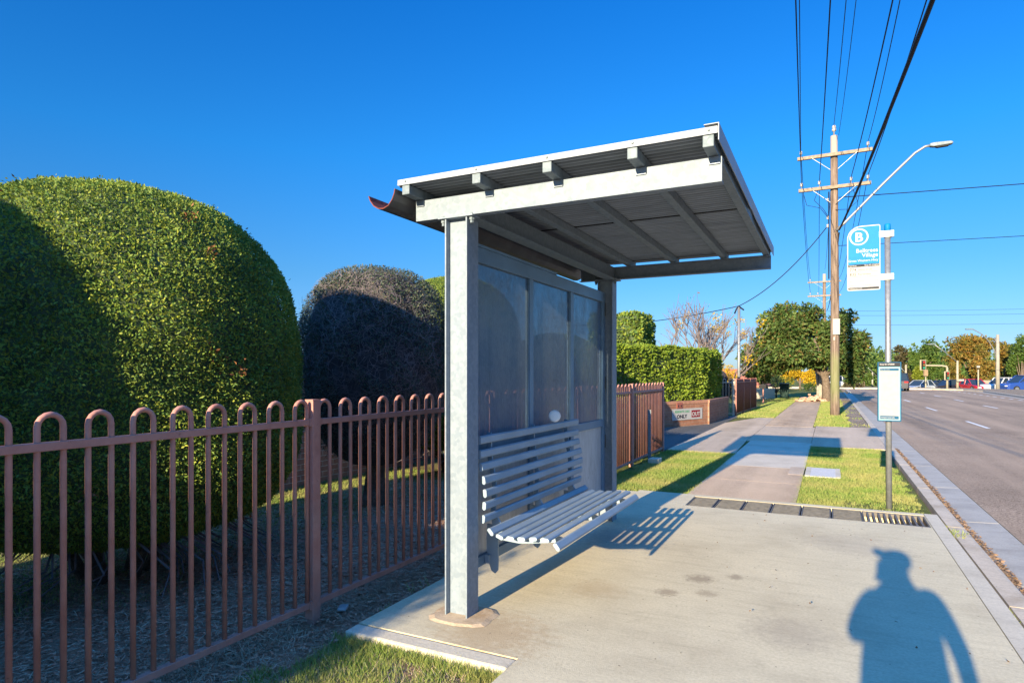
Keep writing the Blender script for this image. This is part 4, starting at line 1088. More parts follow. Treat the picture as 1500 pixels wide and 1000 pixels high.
for q, pp in enumerate(([(-.9, 25.8, 8.35), (-.75, 25.75, 7.75), (-.3, 25.75, 7.6), (-.05, 25.85, 7.25)], [(-.35, 25.8, 8.35), (-.5, 25.75, 7.9), (-.2, 25.75, 7.55), (-.05, 25.85, 7.3)], [(.7, 25.8, 8.35), (.9, 25.75, 7.7), (.6, 25.75, 7.45), (.2, 25.85, 7.5)], [(1.2, 25.8, 8.4), (.6, 25.7, 8.0), (.2, 25.85, 7.7)])):
    M().tube(pp, .010, 5).build('jumper_wire', WIRE, UP, smooth_=True)
F2 = thing('power_pole', 'distant timber power pole rising above the broad leaved tree', 'power pole', (-.4, 61, 0))
M().tube([(-.4, 61, -.4), (-.4, 61, 10.2)], [.18, .13], 10).build('pole', POLEWOOD, F2, smooth_=True)
crossarm(F2, Vector((-.4, 61, 0)), 1.3, 9.5, (-1.1, 1.1)); crossarm(F2, Vector((-.4, 61, 0)), 1.3, 8.3, (-1.1, -.5, .5, 1.1))

def proj(p):
    dep = -SN * p.x + CS * p.y; r = CS * p.x + SN * p.y; return 750 + FPX * r / dep, HY - FPX * (p.z - CAMH) / dep
WG = 'overhead wires along the road'
def wire(a, b, sag, r, label, name='power_line', group=WG, n=36):
    a, b = Vector(a), Vector(b)
    pts = [a.lerp(b, i / n) - Vector((0, 0, sag * 4 * (i / n) * (1 - i / n))) for i in range(n + 1)]
    o = M().tube(pts, r, 6).build(name, WIRE, smooth_=True); tag(o, label, 'wire', group); return o
YB = -16.0
specs = [(-.95, 9.80, 1.6, .51, .010, 'thin wire from the left end of the upper crossarm'),
         (1.23, 9.80, 1.6, 1.05, .010, 'thin wire from the right end of the upper crossarm'),
         (.15, 10.65, 1.6, .80, .010, 'wire from the insulator on top of the timber pole'),
         (-.93, 8.62, 1.1, .33, .013, 'wire from the left end of the lower crossarm'),
         (-.33, 8.62, 1.1, .68, .013, 'wire from the lower crossarm just left of the pole'),
         (.70, 8.62, 1.1, 1.40, .013, 'wire from the lower crossarm just right of the pole'),
         (1.23, 8.62, 1.1, 1.85, .012, 'wire from the right end of the lower crossarm')]
for x, z, sag, xb, r, lab in specs:
    wire((x, 25.81, z), (xb, YB, z), sag, r, lab + ', towards the camera')
    wire((x, 25.83, z), (x - .5, 60.8, z - .1), .9, .011, lab + ', on to the distant pole', n=20)
wire((.3, 25.85, 10.2), (.92, YB, 10.2), 1.6, .008, 'thinnest wire just right of the pole top, towards the camera')
wire((.32, 25.8, 6.75), (2.21, YB, 6.45), .75, .030, 'thick black bundled cable sweeping up over the road', 'cable')
wire((.32, 26.1, 6.7), (-.2, 60.8, 7.0), .6, .022, 'thick bundled cable on to the distant pole', 'cable', n=20)
wire((.3, 25.9, 7.95), (30, 34.5, 9.3), .15, .016, 'single service wire crossing the road at the lower crossarm', 'service_wire')
wire((.3, 25.95, 6.2), (30, 36.5, 7.8), .2, .011, 'lower thin service wire crossing the road to the right', 'service_wire')
# silver service pipe and its drop wire
PP = thing('service_pole', 'slim silver pipe pole behind the maroon fence', 'pole', (-3.2, 26.3, 0))
M().tube([(-3.2, 26.3, -.2), (-3.2, 26.3, 4.15)], .055, 12).build('pole', G_POLE, PP, smooth_=True)
M().tube([(-3.35, 26.2, 3.9), (-3.28, 26.25, 4.1), (-3.2, 26.3, 4.2), (-3.1, 26.2, 4.1), (-3.0, 26.1, 4.02)], .03, 8).build('cable_loop', WIRE, PP, smooth_=True)
wire((-.02, 25.9, 7.0), (-3.2, 26.3, 4.2), .35, .018, 'drooping drop wire from the timber pole to the silver pipe', 'service_wire')
wire((-3.2, 26.3, 4.2), (-12, 30, 4.0), .25, .016, 'drop wire from the silver pipe to the left behind the shelter', 'service_wire')
for k, (y0, z0_, y1, z1_) in enumerate(((62, 5.9, 66, 6.6), (64, 6.9, 70, 7.7), (66, 7.5, 72, 8.3), (70, 3.9, 74, 4.3))):
    wire((-2, y0, z0_), (45, y1 + 10, z1_), .4, .010, ['lowest dark wire', 'second lowest wire', 'second highest wire', 'faint low wire'][k] + ' across the distant sky right of the sign pole', 'power_line', 'wires across the far sky', 16)

# ------------------------------------------------------------------ trees
def tree(name, label, base, trunk, limbs, clumps, n, leaf, mat, bark=BARK, shell=.5, droop=0., sub=7, subr=.45, seed=1, flat=1.0, cat='tree', core=None):
    """trunk: list of (x,y,z,r) relative; limbs: list of the same; clumps: ellipsoids (c, r3) split in sub-clumps"""
    T = thing(name, label, cat, base); base = Vector(base); r_ = random.Random(seed)
    m = M()
    for L in [trunk] + limbs: m.tube([base + Vector(p[:3]) for p in L], [p[3] for p in L], 8)
    if m.v: m.build('trunk', bark, T, smooth_=True)
    C, R = [], []
    for c, r in clumps:
        for k in range(sub):
            d = Vector((r_.gauss(0, 1), r_.gauss(0, 1), r_.gauss(0, 1))).normalized() * r_.uniform(.45, .85)
            C.append((base.x + c[0] + d.x * r[0], base.y + c[1] + d.y * r[1], base.z + c[2] + d.z * r[2])); s = subr * r_.uniform(.7, 1.25)
            R.append((r[0] * s, r[1] * s, r[2] * s))
    v, f = ball_leaves(C, R, n, leaf, leaf * .5, shell, 1.0, droop, flat)
    fastmesh('crown', v, f, mat, T)
    if core:
        m = M()
        for c, r in clumps:
            prof = [(.05 + .62 * math.sin(math.pi * k / 8), -.62 * math.cos(math.pi * k / 8)) for k in range(9)]
            k0 = len(m.v); m.lathe(prof, (0, 0, 0), 12)
            m.v[k0:] = [(base.x + c[0] + p[0] * r[0], base.y + c[1] + p[1] * r[1], base.z + c[2] + p[2] * r[2]) for p in m.v[k0:]]
        m.build('inner_branches', core, T, smooth_=True)
    return T
# broad leaved tree over the path
tb = at(1211, 34.8, -.03)
tree('broadleaf_tree', 'big rounded broad leaved tree overhanging the footpath', tb,
     [(0, 0, -.2, .30), (0, 0, .4, .24), (-.05, .1, 1.2, .2), (-.25, .2, 2.0, .2), (-.4, .2, 3.0, .14)],
     [[(-.1, .1, 1.4, .13), (-1.2, .3, 2.4, .1), (-2.4, .4, 3.4, .05)], [(0, .1, 1.5, .13), (.6, .2, 2.4, .1), (1.3, .3, 3.6, .05)], [(-.2, .1, 1.8, .1), (-.3, -1.0, 2.6, .08), (-.6, -2.0, 3.4, .04)], [(-.2, .1, 1.8, .1), (-.4, 1.2, 2.8, .08), (-.6, 2.3, 3.6, .04)]],
     [((-1.2, 0, 3.35), (2.6, 2.6, 1.6)), ((-2.9, .2, 2.6), (1.7, 2.0, 1.5)), ((.9, .2, 3.3), (1.25, 1.8, 1.7)), ((1.15, .4, 1.9), (.75, 1.3, 1.3)), ((-1.3, -.6, 2.55), (1.7, 1.5, .75)), ((.1, -.8, 2.5), (.9, 1.0, .8)), ((-2.0, -.4, 4.3), (1.8, 1.6, 1.1)), ((-.2, 0, 4.6), (1.5, 1.5, .9)), ((-3.5, .4, 2.2), (1.1, 1.5, 1.1))],
     44000, .23, LEAF_FIG, BARK, .25, .35, 14, .38, 3)
m = M(); r2 = random.Random(2)
wt = at(1203, 37.5, 0)
tree('pale_trunk_tree', 'tree with pale grey fluted trunk behind the brown trunk', wt, [(0, 0, -.2, .22), (0, 0, .6, .2), (.05, 0, 1.6, .19), (0, 0, 3.0, .15)], [[(-.18, 0, -.2, .1), (-.16, 0, .9, .09), (-.3, 0, 2.2, .07)], [(.15, 0, -.2, .1), (.2, 0, 1.0, .08), (.4, 0, 2.4, .06)]],
     [((0, 0, 4.2), (1.2, 1.2, .8))], 900, .25, LEAF_FIG, BARK_PALE, seed=8)
for k in range(70):
    a = r2.uniform(0, 6.28); d = .75 * math.sqrt(r2.random()); h = max(0, .42 * (1 - d / .8)) * r2.random()
    m.obox((tb.x - .75 + d * math.cos(a), tb.y - .1 + .8 * d * math.sin(a), .03 + h), (.20 * r2.uniform(.6, 1.1), .11, .08), Matrix.Rotation(r2.uniform(0, 3), 3, 'Z') @ Matrix.Rotation(r2.uniform(-.5, .5), 3, 'X'))
o = m.build('rubble', simple('broken pink bricks', (.46, .27, .19), .9, 0, .45, 2.2)); kind(o, 'stuff', 'heap of pale pink rubble at the foot of the big tree', 'rubble')
yt = at(1172, 61, -.05)
tree('yellow_tree', 'bright yellow autumn tree beyond the big tree', yt, [(0, 0, 0, .1), (0, 0, 1.2, .08)], [[(0, 0, .6, .05), (-.5, 0, 1.3, .03)], [(0, 0, .6, .05), (.5, 0, 1.3, .03)]], [((0, 0, 1.75), (1.7, 1.5, 1.0)), ((-.8, 0, 1.3), (1.1, 1.1, .8)), ((.8, 0, 1.2), (1.0, 1.1, .8))], 7000, .17, LEAF_YEL, seed=4, core=LEAF_YEL and None)
g = at(1190, 57, -.05)
tree('green_shrub', 'dark green shrub under the yellow tree', g, [(0, 0, 0, .05), (0, 0, .5, .04)], [], [((0, 0, .45), (.55, .5, .5)), ((-.6, .2, .3), (.5, .5, .4))], 1600, .1, LEAF_GREEN, seed=5, cat='shrub')
g = at(1137, 41, -.05)
tree('bare_shrub', 'pinkish brown leafless shrub beside the wheelie bin', g, [(0, 0, 0, .05), (0, 0, .6, .04)], [[(0, 0, .3, .03), (.5 * math.cos(a), .5 * math.sin(a), 1.1, .008)] for a in (0, 1, 2, 3, 4, 5)], [((0, 0, .95), (.75, .7, .55))], 700, .09, LEAF_BROWN, seed=6, cat='shrub', sub=12)
g = at(1136, 55, -.05)
tree('green_shrub', 'mid green rounded shrub in front of the tiled roof', g, [(0, 0, 0, .06), (0, 0, 1, .05)], [], [((0, 0, 1.3), (1.0, 1, 1.0)), ((.8, .3, .9), (.8, .8, .7))], 2200, .13, LEAF_GREEN, seed=7, cat='shrub')
g = at(1084, 44, -.05)
tree('yellow_shrub', 'yellow leaved shrub left of the silver pipe', g, [(0, 0, 0, .05), (0, 0, .8, .04)], [], [((-.6, 0, 1.6), (.55, .8, .8)), ((-.5, 0, .9), (.6, .8, .8))], 1700, .13, LEAF_YEL, seed=17, cat='shrub')
g = at(1056, 25.6, -.05)
tree('brown_shrub', 'brown withered shrub at the far end of the box hedge', g, [(0, 0, 0, .05), (0, 0, .8, .04)], [], [((-.1, 0, 1.35), (.55, .7, .6)), ((.05, .2, .85), (.5, .6, .6)), ((-.5, .3, 1.8), (.5, .5, .3))], 3000, .08, LEAF_BROWN, seed=9, cat='shrub', core=CORE_DRY)
# bare tree with a few yellow leaves behind the box hedge
def bare_tree(base, label, seed, spread, H, nleaf, matl):
    T = thing('bare_tree', label, 'tree', base); r_ = random.Random(seed); m = M(); tips = []
    def grow(p, d, L, r, lv):
        q = p + d * L; mid = p + d * L * .5 + Vector((r_.gauss(0, 1), r_.gauss(0, 1), 0)) * L * .05
        m.tube([p, mid, q], [r, r * .85, r * .65], 5); tips.append(q)
        if lv > 0:
            for k in range(3 if lv > 1 else 4):
                nd = (d + Vector((r_.gauss(0, spread), r_.gauss(0, spread), r_.uniform(.05, .4)))).normalized(); grow(p + d * L * r_.uniform(.5, 1), nd, L * r_.uniform(.55, .8), r * .6, lv - 1)
    for k in range(5): grow(Vector(base), Vector((r_.gauss(0, .28), r_.gauss(0, .28), 1)).normalized(), H * .42, .05, 3)
    m.build('branches', TWIG, T)
    C = [t for t in tips if t.z > base[2] + 1.2]; r_.shuffle(C); C = C[:26]
    v, f = ball_leaves([tuple(c) for c in C], [.22] * len(C), nleaf, .12, .06, .1); fastmesh('leaves', v, f, matl, T)
bare_tree(at(1015, 27, -.05), 'leafless tree behind the box hedge with dark bare twigs', 12, .42, 5.4, 40, LEAF_BROWN)
bare_tree(at(1052, 29, -.05), 'sparse tree with a few yellow leaves behind the box hedge', 15, .5, 4.9, 1100, LEAF_YEL)

# distant trees right of the road
def far_tree(px, dep, py_top, py_bot, wpx, lab, mat, n=3000, seed=1, trunk=True, name='street_tree', bark=BARK, zg=FARZ, lobes=6, leaf=None, cat='tree', zc=None):
    r_ = random.Random(seed); b = at(px, dep, zg); H = zat(py_top, dep) - zg; zb = zat(py_bot, dep) - zg; W = wpx / FPX * dep / 2
    cl = []
    for k in range(lobes):
        a = r_.uniform(0, 6.28); rr_ = r_.uniform(.15, .62); zz = zb + (H - zb) * r_.uniform(.22, .8)
        cl.append(((W * rr_ * math.cos(a) * 1.1, W * rr_ * math.sin(a) * 1.1, zz), (W * r_.uniform(.36, .55), W * r_.uniform(.36, .55), (H - zb) * r_.uniform(.17, .26))))
    cl.append(((0, 0, H - (H - zb) * .22), (W * .5, W * .5, (H - zb) * .22)))
    limbs = [[(0, 0, zb * .6, W * .05), (c[0][0] * .7, c[0][1] * .7, c[0][2], W * .02)] for c in cl]
    return tree(name, lab, b, [(0, 0, -.2, W * .09), (0, 0, zb, W * .07), (0, 0, (H + zb) / 2, W * .04)], limbs, cl, n, leaf or max(.22, W * .085), mat, bark, .35, .1, 9, .42, seed, cat=cat)
far_tree(1318, 92, 508, 552, 36, 'dark brown gum tree just right of the timetable', LEAF_DARK, 2600, 1, leaf=.4)
far_tree(1365, 88, 494, 556, 42, 'tall mid green tree behind the left traffic signal', LEAF_GREEN, 4200, 2, leaf=.4)
far_tree(1341, 84, 515, 560, 26, 'smaller green tree between the gum and the tall green tree', LEAF_GREEN, 2200, 21, leaf=.35)
far_tree(1345, 80, 536, 568, 17, 'lime green conical conifer beside the traffic signal', LEAF_LIME, 1800, 3, name='conifer', leaf=.25)
far_tree(1330, 86, 540, 568, 26, 'brown green bush low beside the dark car', LEAF_DARK, 1500, 31, name='bush', leaf=.3, cat='bush')
far_tree(1371, 82, 532, 569, 34, 'dark green bushy tree behind the signal post', LEAF_GREEN, 2600, 4, leaf=.3)
far_tree(1396, 82, 530, 569, 24, 'orange tipped tree beside the cream pole', LEAF_ORANGE, 2000, 5, leaf=.3)
far_tree(1425, 86, 489, 550, 70, 'wide orange brown autumn tree behind the cream wall', LEAF_ORANGE, 6500, 6, lobes=9, leaf=.42)
far_tree(1441, 81, 520, 566, 44, 'green and brown tree low behind the cream wall', LEAF_ORANGE, 2600, 61, leaf=.35)
far_tree(1472, 84, 500, 562, 34, 'orange tree right of the concrete light pole', LEAF_ORANGE, 3000, 7, leaf=.38)
far_tree(1497, 78, 494, 560, 36, 'green tree at the right edge behind the blue van', LEAF_GREEN, 3400, 8, leaf=.36)
far_tree(1266, 76, 539, 568, 26, 'round green tree far down the road left of the timetable', LEAF_GREEN, 2200, 9, leaf=.3, zg=-.4)
far_tree(1247, 78, 551, 568, 16, 'small yellow tree far down the road', LEAF_YEL, 1200, 10, leaf=.25, zg=-.4)
far_tree(1250, 72, 560, 571, 30, 'low olive shrub mass at the far corner of the road', LEAF_DARK, 1400, 11, name='bush', leaf=.25, zg=-.3, cat='bush')
far_tree(1240, 95, 556, 566, 30, 'dark distant bush under the hill', LEAF_DARK, 900, 13, name='bush', leaf=.4, cat='bush')
# far wood beyond the junction, reads as one mass
C_, R_ = [], []
for k in range(110):
    p_ = at(rnd.uniform(1205, 1560), rnd.uniform(118, 165), -1); hh = rnd.uniform(4.0, 8.0)
    C_.append((p_.x, p_.y, -1 + hh * .55)); R_.append((rnd.uniform(2.5, 4.5), rnd.uniform(2.5, 4.5), hh * .6))
v, f = ball_leaves(C_, R_, 30000, .75, .42, .35); o = fastmesh('far_wood', v, f, LEAF_GREEN); kind(o, 'stuff', 'far off mass of mixed green trees beyond the junction', 'wood')
# wooded hill
V, F = [], []
nx, ny = 60, 16
for j in range(ny + 1):
    for i in range(nx + 1):
        u = i / nx; y = j / ny; c = at(900 + 700 * u, 620 + 260 * y, 0)
        h = 26 * math.exp(-((u - .555) / .05) ** 2) * math.sin(math.pi * min(1, y * 1.2 + .02)) ** .8 + 9 * math.exp(-((u - .68) / .12) ** 2) * math.sin(math.pi * y) + 7 * math.exp(-((u - .25) / .2) ** 2) * math.sin(math.pi * y)
        h += (1.6 * math.sin(u * 190) + 1.1 * math.sin(u * 91 + y * 20)) * min(1, h / 6)
        V.append((c.x, c.y, -4 + h))
for j in range(ny):
    for i in range(nx): F.append((j * (nx + 1) + i, j * (nx + 1) + i + 1, (j + 1) * (nx + 1) + i + 1, (j + 1) * (nx + 1) + i))
kind(fastmesh('hill', V, F, soil('wooded hill', (.10, .11, .09), (.16, .15, .12), (.22, .19, .15), .06)))

# house with tiled roof
hb = at(1085, 56, -.1)
H_ = thing('tiled_house', 'low house with orange terracotta tiled hip roof', 'house', hb)
x0, x1, y0, y1 = hb.x - 4.2, hb.x + 1.7, hb.y - 1, hb.y + 7
M().box(x0, x1, y0, y1, -.3, .55).build('wall', RENDER, H_)
m = M(); e = .35
m.add([(x0 - e, y0 - e, .5), (x1 + e, y0 - e, .5), (x1 + e, y1 + e, .5), (x0 - e, y1 + e, .5), (x0 + 2.2, (y0 + y1) / 2 - .5, 2.0), (x1 - 2.2, (y0 + y1) / 2 - .5, 2.0), (x0 - e, y0 - e, .38), (x1 + e, y0 - e, .38), (x1 + e, y1 + e, .38), (x0 - e, y1 + e, .38)],
      [(0, 1, 5, 4), (1, 2, 5), (2, 3, 4, 5), (3, 0, 4), (0, 6, 7, 1), (1, 7, 8, 2), (2, 8, 9, 3), (3, 9, 6, 0), (6, 9, 8, 7)])
m.build('roof', ROOFTILE, H_)
M().box(x1 - 1.4, x1 - .5, y0 - .012, y0 - .003, -.1, .35).build('window', CARGLASS, H_)
lw = thing('low_wall', 'low pale garden wall beyond the letterbox', 'wall', at(1119, 40, 0))
M().obox(at(1119, 40.5, .2), (1.3, .2, .75), Matrix.Rotation(.1, 3, 'Z')).build('wall', PATH, lw, bevel=.02)
# letterbox
lb = at(1118, 33.5, 0); T = thing('letterbox', 'dark letterbox on a thin post at the end of the maroon fence', 'letterbox', lb)
M().box(lb.x - .03, lb.x + .03, lb.y - .03, lb.y + .03, -.1, .75).build('post', FENCE_DARK, T)
M().prism([(lb.x - .2, .75), (lb.x + .2, .75), (lb.x + .2, .92), (lb.x, 1.0), (lb.x - .2, .92)], 'y', lb.y - .2, lb.y + .2).build('box', BLACKP, T, bevel=.01)
M().box(lb.x - .13, lb.x + .13, lb.y - .206, lb.y - .201, .84, .87).build('slot', DARKHOLE, T)
# wheelie bin
wb = at(1149, 39, -.03); T = thing('wheelie_bin', 'dark green wheelie bin standing beside the footpath', 'wheelie bin', wb)
m = M(); V = []
for z, s in ((.08, .21), (.88, .27)):
    V += [(wb.x - s, wb.y - s, z), (wb.x + s, wb.y - s, z), (wb.x + s, wb.y + s * 1.1, z), (wb.x - s, wb.y + s * 1.1, z)]
m.add(V, [(3, 2, 1, 0), (4, 5, 6, 7), (0, 1, 5, 4), (1, 2, 6, 5), (2, 3, 7, 6), (3, 0, 4, 7)]); m.build('body', flat('dark green plastic', (.012, .035, .03), .5), T, bevel=.03)
M().box(wb.x - .29, wb.x + .29, wb.y - .3, wb.y + .32, .885, .95).build('lid', flat('grey green lid', (.12, .15, .15), .5), T, bevel=.025)
for s in (-1, 1): M().lathe([(.10, -.03), (.10, .03)], (wb.x + s * .24, wb.y + .22, .07), 14, Matrix.Rotation(math.radians(90), 3, 'Y')).build('wheel', TYRE, T)
M().tube([(wb.x - .2, wb.y + .33, .9), (wb.x - .2, wb.y + .4, .93), (wb.x + .2, wb.y + .4, .93), (wb.x + .2, wb.y + .33, .9)], .015, 6).build('handle', BLACKP, T)

# ------------------------------------------------------------------ far street furniture
def light_pole(px, dep, py_top, arm, lab, mat=CREAMPOLE, r=.11, zg=0.0, cap=None, lamp=True):
    b = at(px, dep, zg); T = thing('street_light', lab, 'street light', b); zt = zat(py_top, dep)
    M().tube([(b.x, b.y, zg - .3), (b.x, b.y, zt)], [r * 1.15, r * .85], 12).build('pole', mat, T, smooth_=True)
    if arm:
        pts = [at(q[0], dep, zat(q[1], dep)) for q in arm]; a = M().tube(pts, .045, 7).build('arm', G_POLE, T, smooth_=True)
        e = pts[-1]; d = (pts[-1] - pts[-2]); d.z = 0; d.normalize()
        if lamp: M().obox(e + d * .3, (.75, .26, .12), Matrix(((d.x, -d.y, 0), (d.y, d.x, 0), (0, 0, 1)))).build('lamp_head', G_DULL, T, bevel=.03)
    return T
light_pole(1461.5, 66, 490, [(1460, 530), (1456, 512), (1448, 499), (1438, 489), (1427, 483), (1424, 482)], 'concrete light pole with a long curved arm by the white ute', simple('pale concrete pole', (.27, .25, .21), .8, 0, .15, 3), .17)
light_pole(1402.5, 68, 528, [(1402, 530), (1385, 516), (1368, 504)], 'cream pole with straight lamp arm left of the cream wall', CREAMPOLE, .12)
light_pole(1327, 76, 534, [(1327, 546), (1319, 538)], 'cream street light partly hidden by the timetable', CREAMPOLE, .11, -.1)
light_pole(1278, 80, 545, [(1278, 553), (1262, 540)], 'far street light with arm pointing left beneath the hill', CREAMPOLE, .10, -.3)
light_pole(1286, 92, 541, [(1286, 552), (1268, 535)], 'farthest street light beneath the hill', CREAMPOLE, .10, -.4)
sp = at(1402.5, 67.5, 0)
sb = thing('street_name_sign', 'small pale street name blade on the cream pole', 'street sign', at(1406, 67.6, zat(556, 67.6)))
M().obox(at(1407, 67.6, zat(556.5, 67.6)), (.75, .03, .2), Matrix.Rotation(YAW, 3, 'Z')).build('blade', PAPER, sb)
M().obox(at(1403.2, 67.6, zat(556.5, 67.6)), (.12, .05, .26), Matrix.Rotation(YAW, 3, 'Z')).build('bracket', CREAMPOLE, sb)
t = thing('marker_post', 'slim pale post with small head in front of the cream wall', 'post', at(1433, 70, 0))
M().tube([at(1433, 70, -.2), at(1433, 70, zat(541, 70))], .07, 8).build('post', CREAMPOLE, t, smooth_=True)
M().obox(at(1433, 70, zat(537, 70)), (.32, .12, .22), Matrix.Rotation(YAW, 3, 'Z')).build('head', PAPER, t, bevel=.02)
# traffic signals
def signal_head(T, px, dep, py, big, red=True):
    c = at(px, dep, zat(py, dep)); R = Matrix.Rotation(YAW, 3, 'Z'); h = 1.05 * big; w_ = .62 * big
    hd = M().obox(c, (w_, .06, h), R).build('backing_board', CREAMPOLE, T, bevel=.02)
    f = R @ Vector((0, -1, 0))
    M().obox(c + f * .08, (w_ * .62, .1, h * .86), R).build('housing', BLACKP, hd, bevel=.02)
    for k, (cl, nm) in enumerate((((.30, .02, .02), 'red lens'), ((.16, .09, .02), 'amber lens'), ((.02, .22, .14), 'green lens'))):
        M().lathe([(.105 * big, 0), (.105 * big, .03)], c + f * .16 + Vector((0, 0, (.29 - .29 * k) * big)), 12, f.to_track_quat('Z', 'Y').to_matrix()).build('lens', flat(nm, cl, .2), hd)
        M().lathe([(.12 * big, 0), (.125 * big, .12)], c + f * .14 + Vector((0, 0, (.29 - .29 * k) * big + .02)), 12, f.to_track_quat('Z', 'Y').to_matrix()).build('visor', BLACKP, hd) if False else None
D = 64
T = thing('traffic_signal', 'traffic signal mast with overhead red head and lower head', 'traffic light', at(1388, D, 0))
M().tube([at(1387.5, D, -.3), at(1387.5, D, zat(539, D)), at(1386.5, D, zat(536.5, D)), at(1380, D, zat(535.5, D)), at(1356, D, zat(535, D))], [.1, .1, .09, .08, .06], 10).build('mast', CREAMPOLE, T, smooth_=True)
signal_head(T, 1352, D - .2, 534.5, 1.0); signal_head(T, 1387, D - .25, 550, .85)
t = thing('signal_post', 'short brown post standing below the overhead traffic signal', 'post', at(1356, 70, 0))
M().tube([at(1356, 70, -.3), at(1356, 70, zat(541, 70))], .07, 8).build('post', CREAMPOLE, t); M().obox(at(1356, 69.8, zat(546, 70)), (.4, .25, .7), Matrix.Rotation(YAW, 3, 'Z')).build('housing', simple('brown signal box', (.25, .17, .1), .7), t, bevel=.03)
# cream wall
wl = thing('cream_wall', 'cream rendered wall behind the red car', 'wall', at(1435, 79, FARZ))
a_, b_ = at(1405, 78, 0), at(1463, 80, 0); d = (b_ - a_); R = Matrix.Rotation(math.atan2(d.y, d.x), 3, 'Z')
M().obox(Vector(((a_.x + b_.x) / 2, (a_.y + b_.y) / 2, .0)), (d.length, .2, 1.36), R).build('wall', RENDER, wl); M().obox(Vector(((a_.x + b_.x) / 2, (a_.y + b_.y) / 2, .71)), (d.length + .04, .26, .05), R).build('capping', PATH, wl)

# ------------------------------------------------------------------ cars
def car(kind_, paint, pos, heading, lab, L=4.5, W=1.8, H=1.45, ute=False):
    T = thing('parked_car' if kind_ != 'van' else 'parked_van', lab, 'car' if kind_ != 'van' else 'van', pos, 'cars beyond the far kerb')
    def loft(secs, mat, nm, par, bev=.03):
        m = M(); V = []
        for x, y0_, z0_, y1_, z1_ in secs: V += [(x, -y0_, z0_), (x, y0_, z0_), (x, y1_, z1_), (x, -y1_, z1_)]
        F = [(i * 4 + k, i * 4 + (k + 1) % 4, i * 4 + 4 + (k + 1) % 4, i * 4 + 4 + k) for i in range(len(secs) - 1) for k in range(4)] + [(0, 1, 2, 3), tuple(4 * (len(secs) - 1) + k for k in (3, 2, 1, 0))]
        m.add(V, F); o = m.build(nm, mat, None, bevel=bev); o.parent = par; return o
    h = L / 2; w_ = W / 2; zb = .52 * H if kind_ != 'van' else .55 * H
    if kind_ == 'sedan': body = [(-h, .88, .60), (-h + .15, .98, .62), (-h + 1.0, 1, .64), (h - 1.3, 1, .63), (h - .25, .94, .52), (h, .82, .42)]; cab = [(-h + .75, .9, zb), (-h + 1.25, .8, H), (h - 1.95, .78, H), (h - 1.15, .9, zb)]
    elif kind_ == 'ute': body = [(-h, .9, .62), (-h + .1, .98, .66), (h - 1.5, 1, .66), (h - .25, .95, .58), (h, .84, .46)]; cab = [(-.3, .92, zb), (-.15, .8, H), (.75, .78, H), (1.25, .9, zb)]
    else: body = [(-h, .92, .66), (-h + .12, 1, .68), (h - 1.2, 1, .66), (h - .2, .95, .56), (h, .84, .46)]; cab = [(-h + .08, .93, zb), (-h + .35, .84, H), (h - 1.9, .82, H), (h - 1.1, .92, zb)]
    secs = [(x, w_ * s * .94, .24, w_ * s, z * H / 1.0 if False else z * 1.0 * (H / 1.0) * .95 if False else z * H * .86 + .02) for x, s, z in body]
    zc = secs[2][4]
    bo = loft(secs, paint, 'body', T, .05)
    cs_ = [(x, w_ * s, zc - .04, w_ * s, (zc + .0 if z < H * .8 else H)) for x, s, z in cab]
    # cabin: glass core narrower at roof, painted roof panel
    m = M(); V = []
    for (x, s, z) in cab:
        if z < H * .8: V += [(x, -w_ * .90, zc - .03), (x, w_ * .90, zc - .03)]
        else: V += [(x, -w_ * .74, H - .05), (x, w_ * .74, H - .05)]
    m.add(V, [(0, 1, 3, 2), (2, 3, 5, 4), (4, 5, 7, 6), (0, 2, 4, 6), (1, 7, 5, 3), (0, 6, 7, 1)]); g_ = m.build('windows', CARGLASS, None, bevel=.03); g_.parent = T
    xr0, xr1 = cab[1][0], cab[2][0]
    rf = M().box(xr0 - .05, xr1 + .05, -w_ * .76, w_ * .76, H - .055, H).build('roof', paint, None, bevel=.025); rf.parent = T
    for s in (-1, 1):
        for (x0_, z0_), (x1_, z1_) in (((cab[0][0], zc), (cab[1][0], H - .04)), ((cab[2][0], H - .04), (cab[3][0], zc))): M().bar((x0_, s * w_ * (.9 if z0_ < H * .9 else .75), z0_), (x1_, s * w_ * (.9 if z1_ < H * .9 else .75), z1_), .07, .07).build('pillar', paint).parent = T
        M().bar(((xr0 + xr1) / 2, s * w_ * .9, zc), ((xr0 + xr1) / 2, s * w_ * .755, H - .04), .05, .08).build('pillar', paint).parent = T
    for x in (-h + .82, h - .85):
        for s in (-1, 1):
            wv = M().lathe([(.20, -.10), (.30, -.10), (.325, -.06), (.325, .06), (.30, .10), (.20, .10)], (x, s * (w_ - .09), .325), 18, Matrix.Rotation(math.radians(90), 3, 'X')).build('wheel', TYRE, None, smooth_=False); wv.parent = T
            r_ = M().lathe([(.20, -.104), (.20, .104)], (x, s * (w_ - .09), .325), 12, Matrix.Rotation(math.radians(90), 3, 'X')).build('rim', RIM, None); r_.parent = wv
    for s in (-1, 1):
        a = M().obox((-h + .02, s * w_ * .68, secs[0][4] - .14), (.08, .34, .14)).build('tail_light', TAIL, None, bevel=.02); a.parent = T
        a = M().obox((h - .03, s * w_ * .60, secs[-1][4] - .08), (.1, .36, .13)).build('headlight', HEAD, None, bevel=.02); a.parent = T
        a = M().obox((h - 1.35 if kind_ != 'ute' else .95, s * (w_ + .07), zc + .06), (.12, .16, .11)).build('mirror', paint, None, bevel=.02); a.parent = T
    a = M().obox((-h - .01, 0, .62), (.02, .5, .12)).build('number_plate', PAPER, None); a.parent = T
    T.rotation_euler = (0, 0, heading); return T
def heading_img(a): return YAW + math.radians(a)     # 0 = pointing to picture right
